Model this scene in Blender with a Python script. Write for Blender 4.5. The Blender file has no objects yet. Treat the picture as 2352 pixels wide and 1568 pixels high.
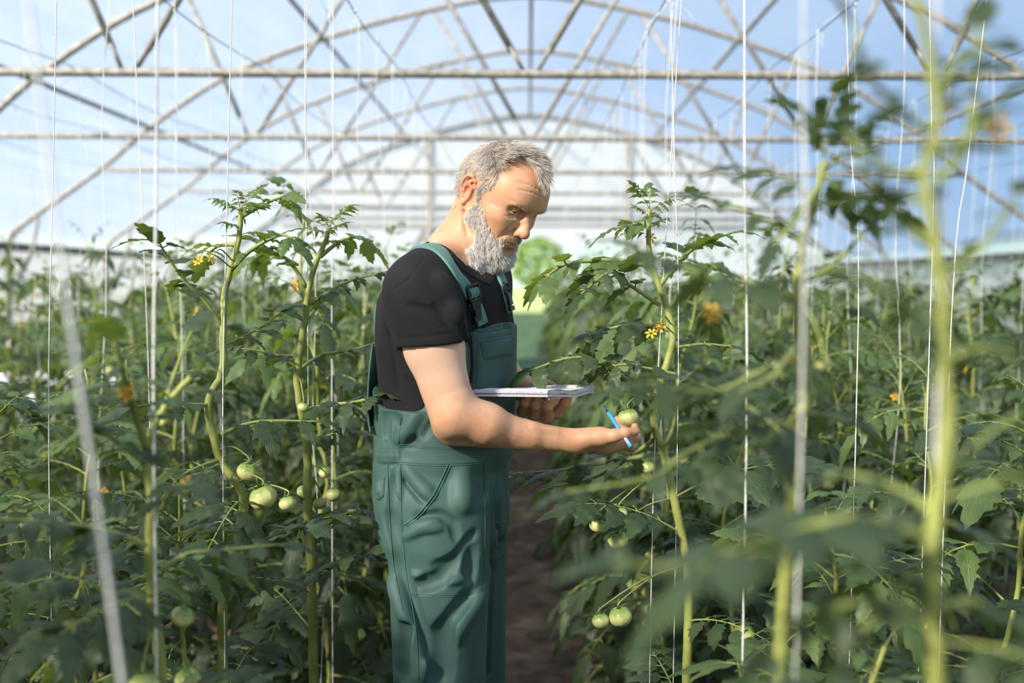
import bpy, bmesh, math, random
import numpy as np
from mathutils import Vector, Matrix, Euler, noise
PI = math.pi
S = bpy.context.scene
COL = S.collection

# ------------------------------------------------------------ camera
F_PX = 2352 * 35.0 / 36.0
CAM_Z = 1.48
YAW, PITCH, ROLL = 0.0162, 0.0608, 0.0078
_f = Vector((-math.sin(YAW) * math.cos(PITCH), math.cos(YAW) * math.cos(PITCH), -math.sin(PITCH)))
_r0 = Vector((math.cos(YAW), math.sin(YAW), 0))
_u0 = _r0.cross(_f)
_r = (_r0 * math.cos(ROLL) + _u0 * math.sin(ROLL)).normalized()
_u = _r.cross(_f).normalized()
CAM = Vector((0, 0, CAM_Z))
def W(px, py, d):
    """world point seen at photo pixel (px, py) at distance d along the view axis"""
    return CAM + d * (_f + _r * ((px - 1176) / F_PX) + _u * ((784 - py) / F_PX))
cd = bpy.data.cameras.new('camera')
cd.lens = 35; cd.sensor_width = 36; cd.clip_start = 0.05; cd.clip_end = 500
cd.dof.use_dof = True; cd.dof.focus_distance = 2.0; cd.dof.aperture_fstop = 2.0
cam = bpy.data.objects.new('camera', cd); COL.objects.link(cam)
cam.matrix_world = Matrix(((_r.x, _u.x, -_f.x, 0), (_r.y, _u.y, -_f.y, 0), (_r.z, _u.z, -_f.z, CAM_Z), (0, 0, 0, 1)))
S.camera = cam

# ------------------------------------------------------------ sky and sun
wd = bpy.data.worlds.new('sky'); S.world = wd; wd.use_nodes = True
nt = wd.node_tree; nt.nodes.clear()
wo = nt.nodes.new('ShaderNodeOutputWorld'); bg = nt.nodes.new('ShaderNodeBackground')
tc = nt.nodes.new('ShaderNodeTexCoord'); sx = nt.nodes.new('ShaderNodeSeparateXYZ'); rp = nt.nodes.new('ShaderNodeValToRGB')
nt.links.new(tc.outputs['Generated'], sx.inputs[0]); nt.links.new(sx.outputs['Z'], rp.inputs[0])
def _mr(src, a, b):
    n_ = nt.nodes.new('ShaderNodeMapRange'); n_.interpolation_type = 'SMOOTHSTEP'; n_.inputs['From Min'].default_value = a; n_.inputs['From Max'].default_value = b
    nt.links.new(src, n_.inputs[0]); return n_.outputs[0]
_fy = _mr(sx.outputs['Y'], 0.95, 0.985); _fz = _mr(sx.outputs['Z'], 0.20, 0.05)       # bright cloud bank low over the fields ahead
_mu = nt.nodes.new('ShaderNodeMath'); _mu.operation = 'MULTIPLY'; nt.links.new(_fy, _mu.inputs[0]); nt.links.new(_fz, _mu.inputs[1])
_mx = nt.nodes.new('ShaderNodeMix'); _mx.data_type = 'RGBA'; _mx.inputs['B'].default_value = (0.92, 0.95, 1.0, 1)
nt.links.new(_mu.outputs[0], _mx.inputs['Factor']); nt.links.new(rp.outputs[0], _mx.inputs['A']); nt.links.new(_mx.outputs['Result'], bg.inputs[0])
nt.links.new(bg.outputs[0], wo.inputs[0])
cr = rp.color_ramp
cr.elements[0].position = 0.0; cr.elements[0].color = (0.95, 0.98, 1.0, 1)
cr.elements[1].position = 1.0; cr.elements[1].color = (0.40, 0.54, 0.84, 1)
for p_, c_ in ((0.015, (0.85, 0.93, 1.0, 1)), (0.035, (0.44, 0.65, 0.93, 1)), (0.14, (0.34, 0.58, 0.92, 1)), (0.45, (0.52, 0.66, 0.90, 1))):
    e_ = cr.elements.new(p_); e_.color = c_
bg.inputs[1].default_value = 1.05
SUN_DIR = Vector((-0.60, -0.62, 0.50)).normalized()      # towards the sun
sd = bpy.data.lights.new('sun', 'SUN'); sd.energy = 11.0; sd.angle = math.radians(6); sd.color = (1.0, 0.87, 0.70)
so = bpy.data.objects.new('sun', sd); COL.objects.link(so)
so.rotation_euler = SUN_DIR.to_track_quat('Z', 'Y').to_euler(); so.location = (-6, -8, 9)

S.view_settings.view_transform = 'Standard'; S.view_settings.look = 'None'
S.view_settings.gamma = 1.0; S.view_settings.use_curve_mapping = False
S.view_settings.exposure = 0.08
cy = S.cycles
cy.max_bounces = 8; cy.diffuse_bounces = 3; cy.glossy_bounces = 2; cy.transmission_bounces = 4; cy.transparent_max_bounces = 8
cy.caustics_reflective = False; cy.caustics_refractive = False
cy.use_adaptive_sampling = True; cy.adaptive_threshold = 0.02
cy.use_denoising = True; cy.sample_clamp_indirect = 4.0

# ------------------------------------------------------------ helpers
def tag(o, label=None, cat=None, group=None, kind=None):
    if label: o['label'] = label
    if cat: o['category'] = cat
    if group: o['group'] = group
    if kind: o['kind'] = kind
    return o
def empty(name, loc=(0, 0, 0), rz=0.0):
    o = bpy.data.objects.new(name, None); COL.objects.link(o)
    o.location = loc; o.rotation_euler = (0, 0, rz); o.empty_display_size = 0.1
    return o
def link(name, me, mats=None, parent=None, smooth=True):
    if mats is not None and not len(me.materials):
        for m in (mats if isinstance(mats, (list, tuple)) else [mats]): me.materials.append(m)
    if smooth and len(me.polygons): me.polygons.foreach_set('use_smooth', [True] * len(me.polygons))
    o = bpy.data.objects.new(name, me); COL.objects.link(o)
    if parent is not None:
        o.parent = parent
        o.matrix_parent_inverse = Matrix.Identity(4) if parent.get('local') else parent_inv(parent)
    return o
def parent_inv(p):
    if p.type != 'EMPTY': return Matrix.Identity(4)      # parts are modelled in world coordinates
    m = Matrix.Translation(p.location) @ p.rotation_euler.to_matrix().to_4x4()
    return m.inverted()
class MB:
    """collects vertices and faces; build() links them as one mesh object"""
    def __init__(s): s.v = []; s.f = []; s.mi = []
    def add(s, vs, fs, mi=0):
        o = len(s.v); s.v.extend([tuple(v) for v in vs]); s.f.extend([tuple(i + o for i in f) for f in fs]); s.mi.extend([mi] * len(fs))
    def tube(s, pts, r, n=8, cap=True, mi=0, flat=1.0):
        pts = [Vector(p) for p in pts]; m = len(pts)
        rs = [r] * m if not hasattr(r, '__len__') else list(r)
        vs = []; nrm = None
        for i, p in enumerate(pts):
            t = (pts[min(i + 1, m - 1)] - pts[max(i - 1, 0)])
            t = t.normalized() if t.length > 1e-9 else Vector((0, 0, 1))
            if nrm is None:
                nrm = t.orthogonal().normalized()
                if flat != 1.0:
                    q = Vector((0, 0, 1)) - t * t.z
                    if q.length > 1e-3: nrm = q.normalized()
            else:
                nrm = (nrm - t * nrm.dot(t)); nrm = nrm.normalized() if nrm.length > 1e-6 else t.orthogonal().normalized()
            b = t.cross(nrm)
            for k in range(n):
                a = 2 * PI * k / n
                vs.append(p + (nrm * math.cos(a) * flat + b * math.sin(a)) * rs[i])
        fs = [(i * n + k, i * n + (k + 1) % n, (i + 1) * n + (k + 1) % n, (i + 1) * n + k) for i in range(m - 1) for k in range(n)]
        if cap: fs += [tuple(range(n - 1, -1, -1)), tuple((m - 1) * n + k for k in range(n))]
        s.add(vs, fs, mi)
    def box(s, c, sz, M=None, mi=0):
        vs = []
        for z in (-.5, .5):
            for y in (-.5, .5):
                for x in (-.5, .5):
                    v = Vector((x * sz[0], y * sz[1], z * sz[2]))
                    if M is not None: v = M @ v
                    vs.append(v + Vector(c))
        s.add(vs, [(0, 2, 3, 1), (4, 5, 7, 6), (0, 1, 5, 4), (2, 6, 7, 3), (0, 4, 6, 2), (1, 3, 7, 5)], mi)
    def grid(s, P, mi=0, closed=False):
        h = len(P); w = len(P[0]); vs = [p for row in P for p in row]
        s.add(vs, [(i * w + j, i * w + (j + 1) % w, (i + 1) * w + (j + 1) % w, (i + 1) * w + j) for i in range(h - 1) for j in range(w if closed else w - 1)], mi)
    def mesh(s, name):
        me = bpy.data.meshes.new(name); me.from_pydata(s.v, [], s.f)
        if any(s.mi): me.polygons.foreach_set('material_index', s.mi)
        me.update(); return me
    def build(s, name, mats=None, parent=None, smooth=True): return link(name, s.mesh(name), mats, parent, smooth)

def newmat(name):
    m = bpy.data.materials.new(name); m.use_nodes = True
    n = m.node_tree; b = n.nodes['Principled BSDF']
    return m, n, b
def simple(name, col, rough=0.6, metal=0.0, var=0.0, scale=8.0, bump=0.0, bscale=60.0, spec=0.4, col2=None, sub=0.0):
    m, n, b = newmat(name)
    b.inputs['Base Color'].default_value = (*col, 1); b.inputs['Roughness'].default_value = rough; b.inputs['Metallic'].default_value = metal
    b.inputs['Specular IOR Level'].default_value = spec
    if sub: b.inputs['Subsurface Weight'].default_value = sub; b.inputs['Subsurface Radius'].default_value = (0.01, 0.004, 0.002); b.inputs['Subsurface Scale'].default_value = 0.5
    co = n.nodes.new('ShaderNodeTexCoord')
    if var or col2:
        t = n.nodes.new('ShaderNodeTexNoise'); t.inputs['Scale'].default_value = scale; t.inputs['Detail'].default_value = 3
        n.links.new(co.outputs['Object'], t.inputs['Vector'])
        r = n.nodes.new('ShaderNodeValToRGB'); n.links.new(t.outputs['Fac'], r.inputs[0])
        c2 = col2 or tuple(min(1, c * (1 + var)) for c in col); c1 = col if col2 else tuple(c * (1 - var) for c in col)
        r.color_ramp.elements[0].position = 0.38; r.color_ramp.elements[1].position = 0.62
        r.color_ramp.elements[0].color = (*c1, 1); r.color_ramp.elements[1].color = (*c2, 1)
        n.links.new(r.outputs[0], b.inputs['Base Color'])
    if bump:
        t = n.nodes.new('ShaderNodeTexNoise'); t.inputs['Scale'].default_value = bscale; t.inputs['Detail'].default_value = 3
        n.links.new(co.outputs['Object'], t.inputs['Vector'])
        bp = n.nodes.new('ShaderNodeBump'); bp.inputs['Strength'].default_value = bump; bp.inputs['Distance'].default_value = 0.002
        n.links.new(t.outputs['Fac'], bp.inputs['Height']); n.links.new(bp.outputs[0], b.inputs['Normal'])
    return m

# ============================================================ THE TUNNEL GREENHOUSE
M_STEEL = simple('galvanised_steel', (0.35, 0.33, 0.30), 0.55, 0.15, var=0.25, scale=25, bump=0.15)
M_RUST = simple('rusty_weld', (0.42, 0.27, 0.17), 0.8, 0.1, var=0.3, scale=60)
M_SOIL = simple('dry_soil', (0.115, 0.080, 0.060), 0.95, 0, var=0.35, scale=9, bump=0.9, bscale=22)
def film_mat(name, trans, tint, dif):
    m, n, b = newmat(name); n.nodes.remove(b)
    o = n.nodes['Material Output']
    tr = n.nodes.new('ShaderNodeBsdfTransparent'); tr.inputs[0].default_value = (*tint, 1)
    tl = n.nodes.new('ShaderNodeBsdfTranslucent'); tl.inputs[0].default_value = (*dif, 1)
    df = n.nodes.new('ShaderNodeBsdfDiffuse'); df.inputs[0].default_value = (*dif, 1)
    gl = n.nodes.new('ShaderNodeBsdfGlossy'); gl.inputs['Roughness'].default_value = 0.35
    a = n.nodes.new('ShaderNodeMixShader'); a.inputs[0].default_value = 0.5
    n.links.new(tl.outputs[0], a.inputs[1]); n.links.new(df.outputs[0], a.inputs[2])
    g = n.nodes.new('ShaderNodeMixShader'); g.inputs[0].default_value = 0.04
    n.links.new(a.outputs[0], g.inputs[1]); n.links.new(gl.outputs[0], g.inputs[2])
    mx = n.nodes.new('ShaderNodeMixShader')
    co = n.nodes.new('ShaderNodeTexCoord'); mp = n.nodes.new('ShaderNodeMapping'); mp.inputs['Scale'].default_value = (1.2, 0.25, 5)
    mp.inputs['Rotation'].default_value = (0, 0, 0.2)
    t = n.nodes.new('ShaderNodeTexNoise'); t.inputs['Scale'].default_value = 2.5; t.inputs['Detail'].default_value = 4
    n.links.new(co.outputs['Object'], mp.inputs[0]); n.links.new(mp.outputs[0], t.inputs['Vector'])
    mr = n.nodes.new('ShaderNodeMapRange'); mr.inputs['From Min'].default_value = 0.3; mr.inputs['From Max'].default_value = 0.7
    mr.inputs['To Min'].default_value = 1 - trans - 0.06; mr.inputs['To Max'].default_value = 1 - trans + 0.06
    n.links.new(t.outputs['Fac'], mr.inputs[0]); n.links.new(mr.outputs[0], mx.inputs[0])
    n.links.new(tr.outputs[0], mx.inputs[1]); n.links.new(g.outputs[0], mx.inputs[2]); n.links.new(mx.outputs[0], o.inputs[0])
    return m
M_FILM = film_mat('greenhouse_film', 0.62, (0.90, 0.95, 1.0), (0.80, 0.84, 0.90))
M_FILMW = film_mat('side_wall_film', 0.12, (0.92, 0.95, 1.0), (0.50, 0.52, 0.57))
M_FILMG = film_mat('gable_film', 0.22, (1.0, 1.0, 1.0), (0.92, 0.93, 0.95))

ARCH = [(-4.47, 1.72), (-4.44, 1.82), (-4.33, 1.93), (-3.635, 2.42), (-3.2, 2.78), (-2.54, 3.20), (-1.72, 3.51), (-0.85, 3.745), (0, 3.865)]
ARCH = ARCH + [(-x, z) for x, z in ARCH[-2::-1]]
def arch_z(x):
    x = -abs(x)
    for (a, b), (c, d) in zip(ARCH, ARCH[1:]):
        if a <= x <= c: return b + (d - b) * (x - a) / max(c - a, 1e-6)
    return 1.78
def smooth_arch(n=6):
    P = [Vector((x, 0, z)) for x, z in ARCH]; out = []
    for i in range(len(P) - 1):
        p0, p1, p2, p3 = P[max(i - 1, 0)], P[i], P[i + 1], P[min(i + 2, len(P) - 1)]
        for k in range(n):
            t = k / n
            q = 0.5 * ((2 * p1) + (p2 - p0) * t + (2 * p0 - 5 * p1 + 4 * p2 - p3) * t * t + (3 * p1 - p0 - 3 * p2 + p3) * t ** 3)
            out.append(q)
    out.append(P[-1]); return out
ARC = smooth_arch()
Y0, YG = -11.0, 14.5
TIE_Z = 2.40
NAMES = ['nearest', 'second', 'third', 'fourth', 'fifth']
def truss(y, label, webs=True):
    t = empty('roof_truss', (0, y, 0)); tag(t, label, 'truss', 'steel roof trusses across the tunnel')
    m = MB(); m.tube([(p.x, y, p.z) for p in ARC], 0.024, 10); m.build('arch_tube', M_STEEL, t)
    for s in (-1, 1):
        m = MB(); m.tube([(s * 4.47, y, 0), (s * 4.47, y, 1.76)], 0.026, 10); m.build('post', M_STEEL, t)
        m = MB(); m.tube([(s * 4.2, y, 2.0), (s * 4.26, y, 1.7), (s * 4.46, y, 1.30)], 0.018, 8); m.build('knee_brace', M_STEEL, t)
    m = MB(); m.tube([(-3.64 + 0.91 * i * 0.4, y, TIE_Z) for i in range(21)], 0.021, 10); m.build('tie_beam', M_STEEL, t)
    if webs:
        for bx, tops in ((-1.8, (-2.22, -0.92)), (0, (-0.82, 0.82)), (1.8, (0.92, 2.22))):
            for tx in tops:
                m = MB(); o = -0.035 if tx < bx else 0.035
                a = Vector((bx + o, y, TIE_Z + 0.02)); b = Vector((tx, y, arch_z(tx)))
                q = a + (b - a).normalized() * 0.11
                w = MB(); w.tube([a, q], 0.021, 8, flat=0.5); m.tube([q - (b - a).normalized() * 0.02, b], 0.016, 8)
                o_ = m.build('web_brace', M_STEEL, t)
                w.build('flattened_end', M_STEEL, o_)
                w = MB(); w.tube([a + Vector((-.012, 0, -.012)), a + Vector((.012, 0, -.006))], 0.012, 6); w.build('weld', M_RUST, o_)
                w = MB(); w.tube([b + Vector((-.02, 0, -.006)), b + Vector((.02, 0, -.004))], 0.022, 6); w.build('weld', M_RUST, o_)
    return t
for k in range(5):
    truss(4.5 + 2 * k, '%s steel roof truss ahead, pale galvanised arch with tie beam and V braces' % NAMES[k])
for y_, l_ in ((2.5, 'steel roof arch passing high above the man'), (0.5, 'steel roof arch over the foreground plants'), (-1.5, 'steel roof arch behind the viewpoint')):
    truss(y_, l_, False)
# purlins
for x_, l_ in ((0, 'ridge pipe running along the top of the tunnel roof'), (-1.72, 'upper left roof pipe running down the tunnel'), (1.72, 'upper right roof pipe running down the tunnel'),
               (-3.2, 'lower left dark roof pipe running down the tunnel'), (3.2, 'lower right dark roof pipe running down the tunnel')):
    m = MB(); z = arch_z(x_) - 0.035
    m.tube([(x_, Y0 + (YG - Y0) * i / 12, z) for i in range(13)], 0.019, 8)
    tag(m.build('purlin_pipe', M_STEEL), l_, 'pipe', 'long roof pipes')
for i, s in enumerate((-1, 1)):
    m = MB(); m.box((s * 4.48, (Y0 + YG) / 2, 1.74), (0.05, YG - Y0, 0.07)); m.build('trim_%d' % (i + 1), simple('eave_rail', (0.12, 0.12, 0.12), 0.6), smooth=False)['kind'] = 'structure'
# film roof
def sheet(name, fn, nu, nv, mat):
    m = MB(); m.grid([[fn(i / nu, j / nv) for j in range(nv + 1)] for i in range(nu + 1)])
    o = m.build(name, mat); o['kind'] = 'structure'; return o
def roof_pt(u, v):
    i = u * (len(ARC) - 1); k = min(int(i), len(ARC) - 2); p = ARC[k].lerp(ARC[k + 1], i - k)
    y = Y0 + (YG - Y0) * v
    n = Vector((p.x * 0.5, 0, 1)).normalized()
    sag = 0.012 * math.cos(2 * PI * (y - 0.5) / 2.0) + 0.004 * noise.noise(Vector((p.x * 2, y * 3, p.z * 2)))
    return p + n * (0.034 + sag) + Vector((0, y, 0))
sheet('ceiling', roof_pt, len(ARC) - 1, 100, M_FILM)
sheet('wall_back', lambda u, v: Vector((-4.5 + 9 * u, Y0, v * (arch_z(-4.5 + 9 * u) if abs(-4.5 + 9 * u) < 4.4 else 1.75))), 30, 4, M_FILMW)
for nm, s in (('wall_left', -1), ('wall_right', 1)):
    sheet(nm, lambda u, v, s=s: Vector((s * (4.52 + 0.02 * noise.noise(Vector((v * 40, u * 3, s)))), Y0 + (YG - Y0) * v, 1.05 + 0.70 * u)), 8, 90, M_FILMW)
# gable end with doorway
def gable():
    t = empty('end_wall_frame', (0, YG, 0)); tag(t, 'steel frame of the far end wall with posts around the open doorway', 'frame')
    m = MB(); m.tube([(p.x, YG, p.z) for p in ARC], 0.03, 10); m.build('arch_tube', M_STEEL, t)
    for x_ in (-1.45, 1.42):
        m = MB(); m.tube([(x_, YG, 0), (x_, YG, arch_z(x_))], 0.04, 8); m.build('post', M_STEEL, t)
    for z_ in (2.40, 2.54, 2.28):
        m = MB(); m.tube([(-3.6, YG, z_), (3.6, YG, z_)], 0.022, 8); m.build('cross_rail', M_STEEL, t)
    for s in (-1, 1):
        m = MB(); m.tube([(s * 4.47, YG, 0), (s * 4.47, YG, 1.76)], 0.03, 8); m.build('post', M_STEEL, t)
        m = MB(); m.tube([(s * 1.44, YG, 2.4), (s * 2.6, YG, 0.2)], 0.02, 8); m.build('diagonal_brace', M_STEEL, t)
gable()
m = MB()
xs = [p.x for p in ARC]
def strip(m, x0, x1, z0, z1f, n=24, y=YG + 0.04):
    m.grid([[Vector((x0 + (x1 - x0) * i / n, y, z0 + (z1f(x0 + (x1 - x0) * i / n) - z0) * j / 3)) for j in range(4)] for i in range(n + 1)])
strip(m, -4.45, -1.45, 0.0, arch_z); strip(m, 1.42, 4.45, 0.0, arch_z); strip(m, -1.45, 1.42, 2.28, arch_z)
o = m.build('wall_far', M_FILMG); o['kind'] = 'structure'
m = MB(); m.box((-0.86, YG + 0.05, 1.14), (1.16, 0.02, 2.2)); o = m.build('door_1', M_FILMW, smooth=False); o['kind'] = 'structure'

# ground inside and out
m = MB(); N = 60
m.grid([[Vector((-5 + 10 * i / N, -11 + 26.5 * j / (2 * N), 0.03 * noise.noise(Vector((i * .35, j * .35, 0))) - 0.01)) for j in range(2 * N + 1)] for i in range(N + 1)])
o = m.build('floor', M_SOIL); o['kind'] = 'structure'
M_GRASS = simple('sunlit_meadow', (0.34, 0.44, 0.15), 0.9, 0, col2=(0.44, 0.52, 0.22), scale=0.6, bump=0.6, bscale=8)
m = MB()
m.grid([[Vector((-120 + 240 * i / 40, -30 + 260 * (j / 40) ** 1.5, -0.06 + 0.12 * noise.noise(Vector((i * .7, j * .7, 3))))) for j in range(41)] for i in range(41)])
o = m.build('ground_outside', M_GRASS); o['kind'] = 'structure'
m = MB(); m.grid([[Vector((-16 + 10.6 * i / 20, 3 + 30 * j / 20, 0.02 + .05 * noise.noise(Vector((i, j, 2))))) for j in range(21)] for i in range(21)])
o = m.build('ground_sheet', simple('white_ground_sheet', (0.75, 0.76, 0.78), 0.6)); o['kind'] = 'structure'
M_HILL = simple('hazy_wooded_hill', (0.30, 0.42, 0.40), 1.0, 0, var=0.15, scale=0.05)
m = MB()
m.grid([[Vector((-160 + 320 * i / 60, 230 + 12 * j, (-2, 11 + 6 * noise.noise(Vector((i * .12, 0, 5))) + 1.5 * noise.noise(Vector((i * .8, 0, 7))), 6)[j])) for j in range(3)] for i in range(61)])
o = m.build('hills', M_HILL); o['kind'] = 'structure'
M_TREE = simple('sunlit_tree_leaves', (0.17, 0.30, 0.08), 0.8, 0, col2=(0.32, 0.44, 0.15), scale=1.2)
M_BARK = simple('tree_bark', (0.15, 0.11, 0.08), 0.9)
def tree(x, y, h, r, seed, label):
    rd = random.Random(seed); t = empty('tree', (x, y, 0)); tag(t, label, 'tree', 'trees beyond the doorway')
    m = MB(); m.tube([(x, y, -0.1), (x + .1, y, h * .3), (x - .1, y, h * .6)], [.25, .2, .1], 8); m.build('trunk', M_BARK, t)
    m = MB()
    for i in range(1500):
        a = rd.uniform(0, 2 * PI); e = rd.uniform(-.9, 1); rr = r * (0.75 + .3 * noise.noise(Vector((a, e * 3, seed)))) * rd.uniform(.75, 1.05)
        c = Vector((x + rr * math.cos(a) * math.sqrt(max(0, 1 - e * e)), y + rr * math.sin(a) * math.sqrt(max(0, 1 - e * e)), h * .55 + e * h * .45))
        d1 = Vector((rd.gauss(0, 1), rd.gauss(0, 1), rd.gauss(0, 1))).normalized(); d2 = d1.orthogonal().normalized(); s = rd.uniform(.10, .20) * r / 2
        m.add([c - d1 * s, c - d2 * s * .6, c + d1 * s, c + d2 * s * .6], [(0, 1, 2, 3)])
    m.build('crown', M_TREE, t)
tree(1.1, 112, 6.3, 3.9, 3, 'small bright green tree beyond the doorway, beside the man\'s face')
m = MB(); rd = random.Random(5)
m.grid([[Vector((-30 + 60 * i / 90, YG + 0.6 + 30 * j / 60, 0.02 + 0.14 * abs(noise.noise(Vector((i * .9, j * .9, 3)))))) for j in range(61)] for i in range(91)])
o = m.build('ground_shaded_grass', simple('shade_toned_grass', (0.03, 0.07, 0.03), 0.95, 0, col2=(0.06, 0.12, 0.04), scale=2.5)); o['kind'] = 'structure'  # darker patch outside the door, the shade on the grass put into its colour

# ============================================================ SOLID SCULPTING: smooth distance fields meshed by surface nets
class Prim:
    pass
def _m3(M): return np.array([[M[i][j] for j in range(3)] for i in range(3)], dtype=np.float32)
def ell(c, r, rot=None):
    """ellipsoid; rot is a 3x3 whose columns are its axes"""
    p = Prim(); p.c = np.array(c, np.float32); r = np.array(r, np.float32); p.R = float(max(r)); A = None if rot is None else _m3(rot)
    def f(P):
        q = P - p.c
        if A is not None: q = q @ A
        k0 = np.sqrt(((q / r) ** 2).sum(1)); k1 = np.sqrt(((q / (r * r)) ** 2).sum(1)) + 1e-9
        return k0 * (k0 - 1) / k1
    p.f = f; return p
def cap(a, b, ra, rb=None):
    rb = ra if rb is None else rb
    p = Prim(); a = np.array(a, np.float32); b = np.array(b, np.float32); p.c = (a + b) / 2; p.R = float(np.linalg.norm(b - a) / 2 + max(ra, rb)); L = float(((b - a) ** 2).sum()) + 1e-12
    def f(P):
        q = P - a; t = np.clip(q @ (b - a) / L, 0, 1)
        return np.linalg.norm(q - t[:, None] * (b - a), axis=1) - (ra + (rb - ra) * t)
    p.f = f; return p
def fcap(a, b, ra, rb, n, fl):
    """capsule flattened along direction n by factor fl (<1 is thinner)"""
    p = Prim(); a = np.array(a, np.float32); b = np.array(b, np.float32); n = np.array(n, np.float32); n /= np.linalg.norm(n)
    p.c = (a + b) / 2; p.R = float(np.linalg.norm(b - a) / 2 + max(ra, rb)); ab = b - a; L = float((ab ** 2).sum()) + 1e-12
    def f(P):
        q = P - a; t = np.clip(q @ ab / L, 0, 1); w = q - t[:, None] * ab
        s = w @ n; w = w + np.outer(s * (1 / fl - 1), n)
        return (np.linalg.norm(w, axis=1) - (ra + (rb - ra) * t)) * (fl if fl < 1 else 1.0)
    p.f = f; return p
def loft(rows, ex=2.2, rnd=0.03):
    """rows of (z, cx, cy, a, b, yaw): stacked superellipses; a along yaw direction, b across"""
    p = Prim(); T = np.array(rows, np.float32); T = T[np.argsort(T[:, 0])]
    zz = np.linspace(T[0, 0], T[-1, 0], 160); 
    K = []
    for c in range(1, 6):
        y = T[:, c]; x = T[:, 0]; m = np.zeros(len(x)); d = np.diff(y) / np.diff(x)     # monotone cubic
        m[1:-1] = np.where(d[1:] * d[:-1] > 0, 2 * d[1:] * d[:-1] / (d[1:] + d[:-1] + 1e-9 * np.sign(d[1:] + d[:-1] + 1e-12)), 0); m[0] = d[0]; m[-1] = d[-1]
        i = np.clip(np.searchsorted(x, zz) - 1, 0, len(x) - 2); h = x[i + 1] - x[i]; t = (zz - x[i]) / h
        K.append((2 * t ** 3 - 3 * t ** 2 + 1) * y[i] + (t ** 3 - 2 * t ** 2 + t) * h * m[i] + (-2 * t ** 3 + 3 * t ** 2) * y[i + 1] + (t ** 3 - t ** 2) * h * m[i + 1])
    z0, z1 = float(T[0, 0]), float(T[-1, 0]); ab = T[:, 3:5].max()
    p.c = np.array([T[:, 1].mean(), T[:, 2].mean(), (z0 + z1) / 2], np.float32)
    p.R = float(np.sqrt(((z1 - z0) / 2) ** 2 + (ab + np.ptp(T[:, 1]) + np.ptp(T[:, 2])) ** 2)) + .02
    def f(P):
        z = np.clip(P[:, 2], z0, z1); cx, cy, a, b, yw = (np.interp(z, zz, k) for k in K)
        dx = P[:, 0] - cx; dy = P[:, 1] - cy; c, s = np.cos(yw), np.sin(yw)
        u = np.abs(dx * c + dy * s) / a; v = np.abs(-dx * s + dy * c) / b
        k0 = (u ** ex + v ** ex) ** (1 / ex); k2 = np.sqrt((u / a) ** 2 + (v / b) ** 2) + 1e-9
        rr = np.sqrt(u * u + v * v)
        d = (k0 - 1) * rr / k2
        dz = np.maximum(z0 - P[:, 2], P[:, 2] - z1)
        m = np.minimum(np.maximum(d + rnd, dz + rnd), 0) + np.hypot(np.maximum(d + rnd, 0), np.maximum(dz + rnd, 0)) - rnd
        return m
    p.f = f; return p
class Field:
    def __init__(s): s.ops = []
    def u(s, p, k=0.01): s.ops.append((0, p, k)); return s       # smooth union
    def d(s, p, k=0.005): s.ops.append((1, p, k)); return s      # smooth subtraction
    def n(s, fn): s.ops.append((2, fn, 0)); return s             # any change: fn(points, distances) -> distances
    def __call__(s, P, bc=None, br=0.0, band=0.02):
        d = np.full(len(P), 1.0, np.float32)
        for op, p, k in s.ops:
            if op == 2: d = p(P, d); continue
            if bc is not None and np.linalg.norm(p.c - bc) - p.R - br > band + k: continue
            e = p.f(P)
            if op == 0:
                h = np.maximum(k - np.abs(d - e), 0) / k; d = np.minimum(d, e) - h * h * k / 4
            else:
                e = -e; h = np.maximum(k - np.abs(d - e), 0) / k; d = np.maximum(d, e) + h * h * k / 4
        return d.astype(np.float32)
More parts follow.
